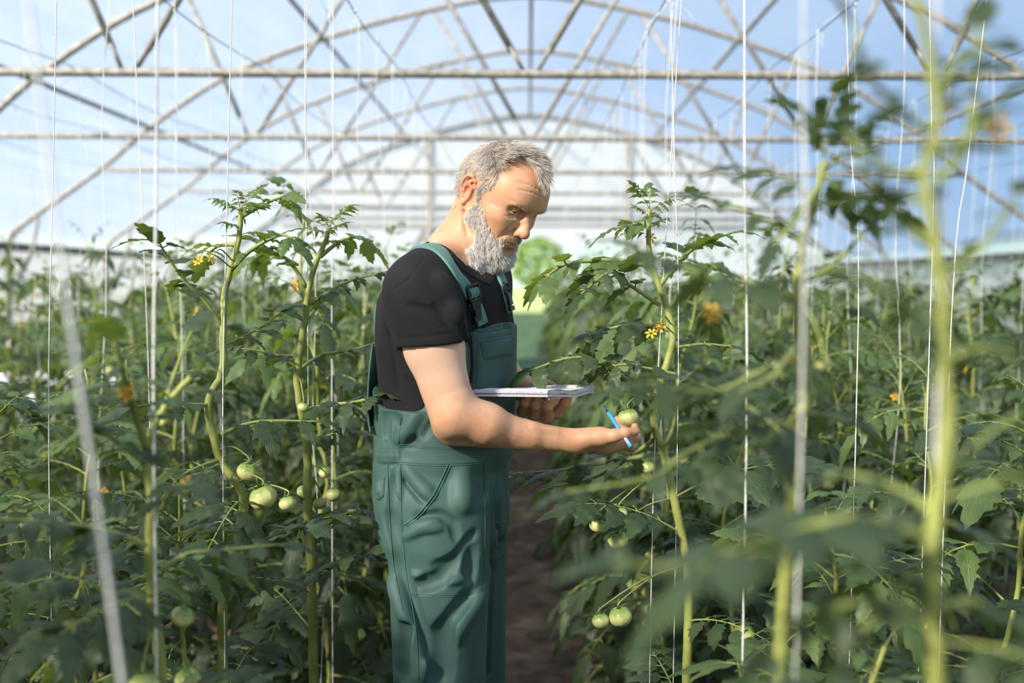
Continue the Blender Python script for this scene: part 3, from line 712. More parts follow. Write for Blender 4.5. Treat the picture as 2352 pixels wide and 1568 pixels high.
scalp &= inpoly(Pm, HL) | ((L_[:, 0] < -25) & (L_[:, 2] > -38) & ~ear)
scalp &= ~((L_[:, 2] < 40) & (L_[:, 0] > 55))
rg = np.random.default_rng(7)
def pick(mask, n):
    idx = np.nonzero(mask)[0]; i = rg.choice(idx, n, replace=len(idx) < n)
    return co_[i] + rg.normal(0, .0005, (n, 3)), nrm_[i], L_[i]
def loc(v): return np.asarray(v, float) @ HRn                # local direction -> world
def unit(v): return v / (np.linalg.norm(v, axis=1, keepdims=True) + 1e-9)
P, N, Q = pick(scalp, 34000)
top = np.clip((Q[:, 2] - 66) / 30, 0, 1) * np.clip((Q[:, 0] + 70) / 70, 0, 1)      # long hair on the top, clipped sides
front = np.clip((Q[:, 0] - 20) / 55, 0, 1)
flow_side = np.stack([-0.25 - .0 * top, 0 * top, -1.0 + 0 * top], 1); flow_side[:, 0] += np.where(Q[:, 0] > 25, .55, 0)
flow_top = np.stack([0.9 + .3 * front, .18 + .28 * front, 0.30 - .55 * front], 1)
fl = flow_side * (1 - top[:, None]) + flow_top * top[:, None]
D = unit(N * (0.42 + .22 * top * (1 - front))[:, None] + loc(fl) * 1.0)
bend = loc(fl) * .8 - N * .22
Ls = .011 + .024 * top + .016 * top * front
man_hair = hair('hair', P, D, M_HAIR, man, 1.0 * Ls, n=7, r=.00024, bend=bend, lvar=.22, jit=.13, seed=3, clump=.007)
BL = [(1106, 440), (1112, 462), (1114, 490), (1120, 512), (1130, 532), (1139, 546), (1152, 548), (1168, 543), (1186, 545), (1196, 552), (1206, 558), (1204, 580), (1200, 604), (1175, 640), (1130, 612), (1100, 582), (1080, 552), (1069, 522), (1068, 500), (1078, 478), (1094, 462), (1096, 442)]
jaw = inhead & ~ear & (L_[:, 2] < 12) & (L_[:, 0] > -8)
bm_ = jaw & (inpoly(Pm, BL) | ((L_[:, 2] < -80) & (L_[:, 0] > 48))) & (L_[:, 0] > 2 - (L_[:, 2] + 50) * .25)
lips = (np.abs(L_[:, 1]) < 20) & (L_[:, 2] > -54.5) & (L_[:, 2] < -38.5) & (L_[:, 0] > 92)
nose = (np.abs(L_[:, 1]) < 17) & (L_[:, 2] > -26) & (L_[:, 0] > 95)
chinbare = (Lm[:, 1] < 24 - (-52 - L_[:, 2]) * .5) & (L_[:, 2] < -52) & (L_[:, 2] > -76) & (L_[:, 0] > 78)
bm_ &= ~lips & ~nose & ~((L_[:, 2] < -50) & (L_[:, 0] < 38 + (-50 - L_[:, 2]) * .5))
mouz = (L_[:, 2] > -42) & (L_[:, 0] > 84) & (Lm[:, 1] < 26)
fade = rg.random(len(co_)) < np.clip(.25 + (-8 - L_[:, 2]) / 26 + (30 - L_[:, 0]) / 40, .12, 1)
bm_ &= fade | mouz
P, N, Q = pick(bm_ & ~chinbare & ~mouz, 26000)
low = np.clip((-40 - Q[:, 2]) / 45, 0, 1); mou = (Q[:, 2] > -42) & (Q[:, 0] > 86)
fl = np.stack([.42 + .45 * low, np.sign(Q[:, 1]) * .25 * (1 - low), -1.0 + 0 * low], 1)
fl[mou] = np.stack([.1 + 0 * Q[mou, 0], np.sign(Q[mou, 1]) * .55, -.55 + 0 * Q[mou, 0]], 1)
D = unit(N * (.5 + .3 * low)[:, None] + loc(fl) * .75)
bend = loc(fl) * .7
bend[:, 2] -= .10
Ls = (.0070 + .0105 * low) * np.where(mou, .75, 1) * np.clip((20 - Q[:, 2]) / 28, .35, 1)
hair('beard', P, D, M_BEARD, man, Ls, n=7, r=.00024, bend=bend, jit=.30, seed=5, clump=.006)
P, N, Q = pick(bm_ & (mouz | (chinbare & (Lm[:, 1] < 11) & (L_[:, 2] > -66))), 800)
hair('moustache', P, unit(N * .5 + loc(np.stack([0 * Q[:, 0], np.sign(Q[:, 1]) * .4, -.8 + 0 * Q[:, 0]], 1))), M_STUB, man, .0045, n=4, r=.00016, jit=.3, seed=6)
for s in (1, -1):
    bw = inhead & (L_[:, 1] * s > 10) & (L_[:, 1] * s < 50) & (np.abs(L_[:, 2] - (38.5 + .13 * (Lm[:, 1] - 13) - .004 * (Lm[:, 1] - 28) ** 2)) < 4.0) & (L_[:, 0] > 60)
    P, N, Q = pick(bw, 170); o = np.ones(len(Q))
    hair('eyebrow', P, unit(N * .35 + loc(np.stack([-.3 * o, .9 * s * o, .12 * o], 1))), M_PALE, man, .0065, n=4, r=.00014, jit=.22, seed=8)
# fine hair on the near forearm
armm = (co_[:, 2] < 1.30) & (co_[:, 1] < 1.99) & (co_[:, 0] > -.12) & (co_[:, 0] < .08)
P, N, Q = pick(armm, 1100); o = np.ones(len(Q))
hair('arm_hair', P, unit(N * .35 + np.stack([.9 * o, 0 * o, -.25 * o], 1)), M_BROW, man, .0055, n=4, r=.00007, jit=.3, seed=10)

# ---------------------------------------------------------------- clothes
def cut(prim, p0, nrm):
    q = Prim(); q.c = prim.c; q.R = prim.R; p0 = np.array(p0, np.float32); nn = np.array(Vector(nrm).normalized(), np.float32)
    q.f = lambda P: np.maximum(prim.f(P), (P - p0) @ nn); return q
def infl(prim, o):
    q = Prim(); q.c = prim.c; q.R = prim.R + o; q.f = lambda P: prim.f(P) - o; return q
def folds(F, base, lst):
    ops = []
    for pts, r, k, add, dep in lst: ops += groove(base, pts, r, k, 1.8, add, dep)
    F.ops += ops
TEE = Field()
TEE.u(infl(TORSO, .010), .02)
TEE.u(cap(W(1035, 600, 2.14), W(990, 628, 2.00), .060, .056), .05).u(cap(W(1080, 600, 2.17), W(1120, 630, 2.28), .058, .050), .05)
TEE.u(ell(SH_N + Vector((0, .01, -.008)), (.070, .070, .076)), .045).u(ell(SH_F, (.066, .066, .072)), .045)
TEE_T = Field(); TEE_T.ops = list(TEE.ops)
HEMC, HEMD = W(984, 783, 1.94), (EL_N - SH_N).normalized()
TEE.u(cut(cap(SH_N, HEMC + HEMD * .05, .068, .0640), HEMC, (.109, 0, -.994)), .02)
TEE.u(cut(cap(SH_N, SH_N + UA * .45, .0655, .0665), HEMC, (.109, 0, -.994)), .02)
TEE.u(cut(cap(W(1010, 760, 1.93), W(1020, 820, 1.925), .050, .046), HEMC, (.109, 0, -.994)), .02)
TEE.u(cut(cap(SH_F, SH_F + (EL_F - SH_F) * .75, .064, .062), SH_F + (EL_F - SH_F) * .55, EL_F - SH_F), .03)
TEE0 = Field(); TEE0.ops = list(TEE.ops)
folds(TEE, TEE0, [([(1060, 700), (1065, 750), (1070, 800), (1074, 850)], .0018, .010, False, .001), ([(940, 700), (985, 712), (1030, 735)], .0015, .012, False, .001),
    ([(1000, 700), (1025, 735), (1045, 750)], .0015, .012, False, .001), ([(1010, 640), (1040, 680), (1050, 730)], .0015, .03, True, -.001),
    ([(890, 760), (905, 830), (915, 900)], .0015, .010, False, .001), ([(935, 870), (960, 900), (975, 925)], .0015, .010, False, .001), 
    ([(905, 665), (940, 640), (975, 590)], .0008, .003, False, 0), ([(918, 779), (985, 775), (1050, 765)], .0007, .003, False, 0), ([(917, 774), (985, 770), (1050, 760)], .0006, .003, False, 0)])
TEE.d(cap(NT + Vector((0, 0, .02)), NB + Vector((.012, -.012, -.030)), .060, .083), .004)
_A, _B, _V = W(996, 541, 2.17), W(1032, 590, 2.05), W(1124, 640, 2.0)
_n = (_B - _A).cross(_V - _A).normalized(); _n = _n if _n.z > 0 else -_n
nk = Prim(); nk.c = np.array(W(1062, 590, 2.13), np.float32); nk.R = .13; _n4 = np.array(_n, np.float32); _A4 = np.array(_A, np.float32)
nk.f = lambda P: np.maximum(np.linalg.norm(P - nk.c, axis=1) - .122, -((P - _A4) @ _n4))
TEE.d(nk, .003)
TEE.n(lambda P, d: d + .010 * np.clip((W(950, 945, 2.0).z - P[:, 2]) / .02, 0, 1))
TEE.d(cap(W(1090, 590, 2.11), W(1122, 634, 2.02), .034, .003), .003).d(cap(W(1088, 585, 2.06), W(1124, 638, 1.99), .028, .001), .003)

def leg(rows_): return loft(rows_, 2.15, .02)
HIPS = loft([row(700, 866, 1170, .178, 19), row(800, 868, 1172, .178, 19), row(880, 868, 1172, .172, 18), row(935, 868, 1176, .168, 17), row(1000, 868, 1171, .166, 15), row(1040, 868, 1167, .168, 14), row(1062, 866, 1165, .172, 13),
             row(1110, 866, 1164, .180, 12), row(1170, 876, 1162, .182, 12), row(1230, 886, 1158, .178, 12)], 2.3, .02)
LEG_N = leg([row(1120, 880, 1150, .100, 10, 2.045), row(1220, 886, 1138, .104, 10, 2.04), row(1300, 894, 1128, .102, 10, 2.035), row(1400, 899, 1120, .100, 10, 2.03), row(1568, 906, 1114, .098, 10, 2.03), row(1800, 905, 1100, .088, 10, 2.04), row(2120, 900, 1070, .078, 10, 2.04)])
LEG_F = leg([row(1120, 960, 1165, .098, 10, 2.21), row(1220, 960, 1164, .100, 10, 2.21), row(1300, 965, 1162, .100, 10, 2.215), row(1400, 965, 1161, .098, 10, 2.22), row(1568, 965, 1160, .095, 10, 2.22), row(1800, 965, 1150, .088, 10, 2.22), row(2040, 970, 1140, .078, 10, 2.22)])
OVER = Field(); OVER.u(HIPS, .02).u(fprim(TEE_T, W(1030, 800, 2.12), .45, .0075), .008).u(LEG_N, .035).u(LEG_F, .03)
TC = W(1024, 850, 2.12); ty = math.radians(18)
tF = np.array([math.cos(ty), -math.sin(ty)], np.float32); tN = np.array([-math.sin(ty), -math.cos(ty)], np.float32)
Z_BIB = W(1120, 742, 2.02).z; Z_SIDE = W(950, 940, 2.0).z; Z_BACK = W(865, 800, 2.12).z
def bib(P, d):
    q = P[:, :2] - np.array([TC.x, TC.y], np.float32); u = q @ tF; s = q @ tN
    sm = lambda e0, e1, x: (lambda t: t * t * (3 - 2 * t))(np.clip((x - e0) / (e1 - e0), 0, 1))
    fr = sm(.152, .130, np.abs(s) - .10 * (Z_BIB - P[:, 2])) * sm(.0, .05, u)
    zt = Z_SIDE + (Z_BIB - Z_SIDE) * fr - .018 * np.clip(s / .12, -1, 1) ** 2 * fr
    bk = sm(.075, .155, -u); zt = zt + .05 * sm(.06, .17, -u)
    return np.maximum(d, P[:, 2] - zt)
OV0 = Field(); OV0.ops = list(OVER.ops)
folds(OVER, OV0, [
    ([(918, 1072), (945, 1108), (976, 1146)], .004, .016, False, .0005), ([(932, 1072), (962, 1110), (990, 1140)], .005, .018, True, -.003),
    ([(960, 1190), (1010, 1182), (1040, 1200), (1050, 1240)], .0015, .016, False, .001), ([(950, 1212), (1000, 1200)], .003, .016, True, -.001),
    ([(1106, 1362), (1060, 1425), (1007, 1502), (955, 1560)], .006, .026, True, -.004), ([(1080, 1362), (1030, 1425), (975, 1500)], .004, .02, False, .001),
    ([(905, 1100), (900, 1160), (905, 1230)], .006, .02, False, .001), ([(893, 1190), (912, 1262), (925, 1330), (945, 1400), (975, 1480)], .006, .022, False, .0015),
    ([(903, 1330), (925, 1400), (948, 1470), (965, 1540)], .006, .022, True, -.003), ([(1060, 1090), (1062, 1160)], .005, .03, True, -.004),
    ([(1085, 1260), (1080, 1330)], .004, .022, False, .001), ([(1090, 1225), (1040, 1290), (1000, 1300)], .0025, .016, False, .001), ([(950, 1320), (1000, 1338), (1060, 1330)], .002, .014, True, -.001), ([(930, 1232), (970, 1215), (1010, 1212)], .0025, .014, True, -.001), ([(1040, 1290), (1010, 1330), (965, 1345)], .004, .022, False, .001),
    ([(1136, 1130), (1138, 1200), (1130, 1290), (1122, 1400), (1114, 1600)], .004, .016, False, 0), ([(1150, 1120), (1150, 1260)], .004, .02, False, .002),
    ([(893, 950), (915, 985), (945, 1010)], .006, .02, False, .001), ([(960, 945), (940, 985), (915, 1012)], .005, .02, True, -.003), ([(1000, 960), (975, 1000)], .002, .012, False, .001),
    ([(884, 950), (886, 1010)], .004, .015, False, .001),
    ([(1085, 760), (1090, 830), (1085, 890)], .003, .015, False, .001), ([(1100, 760), (1170, 748)], .002, .012, False, .001), ([(1078, 900), (1060, 925), (1030, 940)], .004, .018, False, .001),
    ([(915, 1070), (918, 1140)], .003, .012, True, -.001), ([(1020, 1450), (1010, 1568)], .006, .03, False, .002), ([(930, 1440), (925, 1568)], .006, .025, False, .002)])
rd = random.Random(4)
for i in range(9):                                            # elastic gathers at the back of the waist
    x = 868 + i * 5.6; OVER.ops += groove(OV0, [(x, 1018), (x + rd.uniform(-2, 2), 1040), (x + rd.uniform(-2, 2), 1066)], .0028, .006, 1.8, False, .001)
    OVER.ops += groove(OV0, [(x + 2.8, 1018), (x + 2.8 + rd.uniform(-2, 2), 1058)], .0032, .007, 1.8, True, -.0012)
OVER.n(bib)
OVF = Field(); OVF.ops = list(OVER.ops)
TEE.n(lambda P, d: np.maximum(d, -(OVF(P, P.mean(0), float(np.linalg.norm(P - P.mean(0), axis=1).max()), .05) + .0030)) if len(P) < 20000 else d)
me_t = mesh_field(TEE, (-.42, 1.80, 1.12), (.10, 2.44, 1.70), RES_CLOTH, name='t_shirt')
tee = link('t_shirt', me_t, M_TEE, man)
me_o = mesh_field(OVER, (-.40, 1.80, .06), (.06, 2.44, 1.42), RES_CLOTH, name='bib_overalls')
over = link('bib_overalls', me_o, M_OVER, man)

def dense(pts, step=8):
    out = []
    for (x0, y0), (x1, y1) in zip(pts, pts[1:]):
        n_ = max(1, int(math.hypot(x1 - x0, y1 - y0) / step)); out += [(x0 + (x1 - x0) * i / n_, y0 + (y1 - y0) * i / n_) for i in range(n_)]
    return out + [pts[-1]]
def curve_px(pts, n=3):
    P = [Vector((x, y, 0)) for x, y in pts]; out = []
    for i in range(len(P) - 1):
        p0, p1, p2, p3 = P[max(i - 1, 0)], P[i], P[i + 1], P[min(i + 2, len(P) - 1)]
        for k in range(n):
            t = k / n; q = 0.5 * ((2 * p1) + (p2 - p0) * t + (2 * p0 - 5 * p1 + 4 * p2 - p3) * t * t + (3 * p1 - p0 - 3 * p2 + p3) * t ** 3); out.append((q.x, q.y))
    return out + [pts[-1]]
def seam(F, pts, name='seam', r=.0008, mat=None, par=None, dbl=0):
    p = dense(curve_px(pts)); Q = hit(F, [a for a, _ in p], [b for _, b in p], 1.75, 0.0006)
    m = MB(); m.tube(Q, r, 5)
    if dbl: Q2 = hit(F, [a + dbl[0] for a, _ in p], [b + dbl[1] for _, b in p], 1.75, 0.0006); m.tube(Q2, r * .8, 5)
    return m.build(name, mat or M_THREAD, par or over)
seam(OVF, [(915, 1021), (1000, 1026), (1090, 1030), (1160, 1022)], 'waistband_seam', dbl=(0, 4))
seam(OVF, [(912, 1060), (980, 1064), (1043, 1064), (1106, 1058), (1157, 1043)], 'waistband_seam', dbl=(0, 5))
seam(OVF, [(1029, 1066), (1003, 1123), (976, 1163), (950, 1190), (927, 1206)], 'pocket_edge', r=.0016, dbl=(6, 2))
seam(OVF, [(919, 1066), (921, 1140), (923, 1206), (934, 1325), (948, 1396), (958, 1480), (962, 1560)], 'side_seam')
seam(OVF, [(940, 1362), (1007, 1366), (1070, 1362), (1110, 1350)], 'pocket_seam', dbl=(0, 5))
seam(OVF, [(1112, 1064), (1114, 1206), (1112, 1346)], 'pocket_seam')
seam(OVF, [(922, 950), (918, 985), (916, 1020)], 'side_seam')
seam(OVF, [(890, 1062), (893, 1150), (903, 1290), (925, 1400)], 'side_seam')
seam(OVF, [(1077, 765), (1120, 760), (1176, 750)], 'bib_seam', r=.0009)

def ribbon(F, P3, w, th, off, name, mat, par, rim=.25):
    P3 = np.asarray(P3); G_ = grad(F, P3); m = MB(); rows_ = []
    for i, p in enumerate(P3):
        t = Vector(P3[min(i + 1, len(P3) - 1)] - P3[max(i - 1, 0)]).normalized(); n_ = Vector(G_[i]); s_ = t.cross(n_).normalized(); p = Vector(p) + n_ * off
        prof = [(-1, -th * 1.5), (-1, th * .6), (-.93, th), (-.5, th * 1.1), (0, th * 1.15), (.5, th * 1.1), (.93, th), (1, th * .6), (1, -th * 1.5)]
        rows_.append([p + s_ * (a * w / 2) + n_ * b for a, b in prof])
    m.grid(rows_); m.add(rows_[0], [tuple(range(9))]); m.add(rows_[-1], [tuple(range(8, -1, -1))])
    return m.build(name, mat, par)
def strap3(F, pts, extra=()):
    p = dense(curve_px(pts), 10); Q = hit(F, [a for a, _ in p], [b for _, b in p], 1.75, 0.0); return Q
TEEF = Field(); TEEF.ops = list(TEE0.ops)
# near shoulder strap: over the shoulder, down to the buckle
Q = strap3(TEEF, [(983, 566), (1003, 570), (1024, 592), (1046, 626), (1064, 652), (1078, 674)])
back = [Vector(Q[0]) + Vector((-.012 * i, .020 * i, .004 * i - .006 * i * i)) for i in range(9, 0, -1)]
back = snap(TEEF, np.array([list(v) for v in back]), .001)
Q = np.concatenate([back, Q]);
for _ in range(3): Q[1:-1] = (Q[:-2] + Q[1:-1] * 2 + Q[2:]) / 4
Q = snap(TEEF, Q, .0005)
ribbon(TEEF, Q, .036, .0022, .001, 'shoulder_strap', M_STRAP, over)
Q = strap3(TEEF, [(1082, 690), (1096, 715), (1106, 745)]); ribbon(TEEF, Q, .030, .002, .0045, 'shoulder_strap', M_STRAP, over)
Q = strap3(TEEF, [(1096, 700), (1104, 722), (1109, 738)]); ribbon(TEEF, Q, .014, .002, .006, 'strap_end', M_STRAP, over)
Q = strap3(TEEF, [(1144, 622), (1150, 645), (1157, 668), (1163, 692), (1168, 716)])
ribbon(TEEF, Q, .030, .0022, .004, 'shoulder_strap', M_STRAP, over)
def buckle(px, py, ang, w, h, d0=1.75, F=TEEF, name='buckle', bar=True, th=.0032, off=.008):
    p = hit(F, [px], [py], d0)[0]; g = Vector(grad(F, [p])[0]); c = Vector(p) + g * off
    t = Vector((math.cos(ang), 0, math.sin(ang))); t = (t - g * t.dot(g)).normalized(); s_ = t.cross(g).normalized()
    m = MB(); cs = []
    for k in range(28):
        a = 2 * PI * k / 28; ca, sa = math.cos(a), math.sin(a); e = .35
        cs.append(c + t * (h / 2 * math.copysign(abs(ca) ** e, ca)) + s_ * (w / 2 * math.copysign(abs(sa) ** e, sa)))
    m.tube(cs + [cs[0], cs[1]], th, 8)
    if bar: m.tube([c - s_ * w / 2, c + s_ * w / 2], th * .9, 8)
    return m.build(name, M_PLASTIC, over), c, t, s_, g
b_, c, t, s_, g = buckle(1081, 673, -math.radians(68), .040, .030)
m = MB(); m.grid([[c + t * (.012 * (i / 4 - .5) * 1.6) + s_ * (.031 * (j / 6 - .5)) + g * (.004 - .004 * (2 * (i / 4 - .5)) ** 2) for j in range(7)] for i in range(5)]); m.build('strap_loop', M_STRAP, over)
m = MB(); Rm = Matrix((s_, t, g)).transposed()
m.box(c + t * .024 - g * .001, (.034, .018, .006), Rm); m.box(c + t * .038 - g * .002, (.024, .020, .008), Rm); m.box(c + t * .052 - g * .003, (.034, .012, .007), Rm)
o = m.build('clip', M_PLASTIC, over, smooth=False); bv = o.modifiers.new('bevel', 'BEVEL'); bv.width = .0018; bv.segments = 2
b2, c, t, s_, g = buckle(1156, 665, -math.radians(75), .026, .024, name='buckle'); 
m = MB(); Rm = Matrix((s_, t, g)).transposed(); m.box(c + t * .022, (.022, .026, .007), Rm); m.box(c + t * .042, (.028, .010, .007), Rm)
o = m.build('clip', M_PLASTIC, over, smooth=False); bv = o.modifiers.new('bevel', 'BEVEL'); bv.width = .0018; bv.segments = 2

def patch(F, quad, name, off=.0022, nu=26, nv=18, top=None, mat=None, puff=0.0, par=None):
    """cloth patch laid on the field; quad = corner pixels, going round"""
    a, b, c, d = [Vector((x, y, 0)) for x, y in quad]; px = []; py = []
    for i in range(nv + 1):
        for j in range(nu + 1):
            q = a.lerp(b, j / nu).lerp(d.lerp(c, j / nu), i / nv); px.append(q.x); py.append(q.y)
    Q = hit(F, px, py, 1.75); G_ = grad(F, Q); rows_ = []
    for i in range(nv + 1):
        r_ = []
        for j in range(nu + 1):
            k = i * (nu + 1) + j; e = min(i, nv - i, j, nu - j); o_ = off * (-.6 if e == 0 else .85 if e == 1 else .45 if e == 2 else 1.0)
            o_ += puff * math.sin(PI * j / nu) * math.sin(PI * i / nv)
            r_.append(Vector(Q[k]) + Vector(G_[k]) * o_)
        rows_.append(r_)
    m = MB(); m.grid(rows_); return m.build(name, mat or M_OVER, par or over)
patch(OVF, [(1097, 790), (1177, 774), (1174, 894), (1080, 902)], 'bib_pocket', .0022)
patch(OVF, [(1098, 783), (1178, 768), (1176, 818), (1108, 828)], 'pocket_flap', .0060, puff=.002)
patch(OVF, [(1110, 738), (1094, 736), (1086, 762), (1104, 764)], 'strap_tab', .004)
patch(OVF, [(866, 1098), (887, 1092), (884, 1140), (868, 1152)], 'pocket_flap', .008, 10, 14, puff=.004)
patch(OVF, [(1140, 1196), (1160, 1192), (1160, 1285), (1142, 1290)], 'leg_pocket', .003, 10, 20)
# back panel of the overalls, standing off the shirt
rows_ = []; edgeN = []; edgeF = []
for i in range(19):
    t = i / 18; z = Z_SIDE - .05 + (Z_BACK + .01 - Z_SIDE + .05) * t; hw = .150 - .110 * t ** .8
    cx_ = TC.x - .004 - .010 * t; r_ = []
    for j in range(25):
        s_ = hw * (j / 12 - 1); u_ = -(.146 - .006 * t) * math.sqrt(max(0, 1 - (s_ / .20) ** 2)) 
        r_.append(Vector((cx_ + tF[0] * u_ + tN[0] * s_, TC.y + tF[1] * u_ + tN[1] * s_, z)))
    rows_.append(r_); edgeN.append(r_[-1]); edgeF.append(r_[0])
m = MB(); m.grid(rows_); m.tube(edgeN, .0024, 6); m.tube(edgeF, .0024, 6); o = m.build('back_panel', M_OVER, over)
sm_ = o.modifiers.new('thickness', 'SOLIDIFY'); sm_.thickness = .0015
# neck rib of the t-shirt
def rib(pts, w, nm):
    Q = hit(TEEF, [a for a, _ in pts], [b for _, b in pts], 1.75); Q = snap(TEEF, Q, 0)
    return ribbon(TEEF, Q, w, .0012, .0004, nm, M_TEE, tee)
rib(dense(curve_px([(1040, 592), (1058, 612), (1080, 628), (1104, 641), (1123, 648)]), 6), .015, 'neck_rib')
rib(dense(curve_px([(1123, 648), (1131, 636), (1139, 622)]), 6), .013, 'neck_rib')
# sleeve hem
m = MB(); a1 = HEMD.orthogonal().normalized(); a2 = HEMD.cross(a1)
# boots
M_BOOT = simple('dark_work_boot', (0.02, 0.018, 0.016), 0.6, bump=.3)
for c_, nm in ((W(985, 2120, 2.04), 'boot'), (W(1055, 2040, 2.22), 'boot')):
    BF = Field(); x, y = c_.x, c_.y
    BF.u(cap((x - .02, y, .14), (x - .03, y, .07), .052, .05), .02).u(fcap((x - .04, y, .045), (x + .14, y - .03, .04), .048, .046, (0, 0, 1), .85), .03)
    BF.n(lambda P, d: np.maximum(d, -P[:, 2] + .004))
    link(nm, mesh_field(BF, (x - .15, y - .12, -.02), (x + .26, y + .12, .24), .006), M_BOOT, man)

# ---------------------------------------------------------------- notebook and pen
M_PAPER = simple('white_paper', (0.80, 0.79, 0.84), 0.75)
M_EDGE = simple('page_edges', (0.66, 0.64, 0.72), 0.85, var=.12, scale=300)
BC = W(1258, 916, 1.962)
bx = Vector((.099, .105, 0)); bl = Vector((-.186, .012, 0))
book = empty('notebook', BC + Vector((0, 0, 0)))
tag(book, 'open white paper notebook with ruffled pages resting on the man\'s far hand', 'notebook')
rd = random.Random(2)
def page(z0, th, seed, nm, mat, grow=0.0):
    rr = random.Random(seed); m = MB(); ph = rr.uniform(0, 6); nu, nv = 18, 12
    def pt(u, v, z):
        p = BC + bx * (u * (1 + grow) - grow * .3) + bl * v * (1 - .5 * u)
        w = .0035 * math.sin(u * 3.0 + .5) * (.3 + v * .0) + .0030 * math.sin(u * 6.3 + 1.2) * (1 - v * .6) + .0006 * math.sin(u * 17 + ph)
        return p + Vector((0, 0, z + w + .006 * v * (1 - v) * .25))
    T = [[pt(j / nu, i / nv, z0 + th) for j in range(nu + 1)] for i in range(nv + 1)]; B = [[pt(j / nu, i / nv, z0) for j in range(nu + 1)] for i in range(nv + 1)]
    m.grid(T); m.grid([r[::-1] for r in B])
    ring = lambda g: g[0] + [r[-1] for r in g[1:]] + g[-1][-2::-1] + [r[0] for r in g[-2:0:-1]]
    a, b = ring(T), ring(B); m.grid([a + [a[0]], b + [b[0]]], mi=1)
    return m.build(nm, [mat, M_EDGE], book, smooth=False)
page(.0000, .0030, 1, 'back_cover', M_PAPER)
page(.0032, .0016, 2, 'lower_pages', M_PAPER, .015)
page(.0062, .0022, 3, 'middle_pages', M_PAPER, .03)
page(.0088, .0030, 4, 'upper_pages', M_PAPER, .02)
page(.0120, .0026, 5, 'top_pages', M_PAPER, .0)
m = MB()
M_INK = simple('blue_ink', (0.12, 0.14, 0.40), 0.7)
M_WIRE = simple('white_spiral_wire', (0.7, 0.7, 0.72), 0.4, .3)
for i in range(14):
    p = BC + bx * (.06 + .8 * i / 14) + Vector((0, 0, -.0005)) + bl * .02; m = MB()
    m.tube([p + Vector((.002 * math.cos(a), 0, .0026 * math.sin(a) + .0005)) for a in np.linspace(0, 2 * PI, 9)], .0006, 5); m.build('spiral_ring', M_WIRE, book)
m = MB()
rr = random.Random(9)
for i in range(2):
    p = BC + bx * .30 + bl * (.12 + .07 * i) + Vector((0, 0, .0195)); q = p + bx * rr.uniform(.2, .5); m.tube([p, p.lerp(q, .5) + Vector((0, 0, .0006)), q], .0005, 4)
m.build('handwriting', M_INK, book)
A, B = W(1388, 934, 1.985), W(1446, 1021, 1.930)
pen = empty('ballpoint_pen', A); tag(pen, 'light blue ballpoint pen held between thumb and fingers of the reaching hand', 'pen')
M_BLUE = simple('light_blue_plastic', (0.06, 0.34, 0.72), 0.25); M_DBLUE = simple('dark_blue_plastic', (0.01, 0.06, 0.32), 0.25); M_CLEAR = simple('pale_clear_barrel', (0.42, 0.60, 0.80), 0.2)
L = lambda t: A.lerp(B, t)
m = MB(); m.tube([L(-.04), L(0.0), L(.16)], [.0006, .0016, .0030], 12); m.build('pen_tip', M_DBLUE, pen)
m = MB(); m.tube([L(.15), L(.20), L(.55), L(.62)], [.0034, .0042, .0042, .0042], 12); m.build('grip', M_BLUE, pen)
m = MB(); m.tube([L(.60), L(1.02)], .0038, 6); m.build('barrel', M_CLEAR, pen)
m = MB(); m.tube([L(1.0), L(1.06)], .0040, 12); m.build('end_plug', M_BLUE, pen)

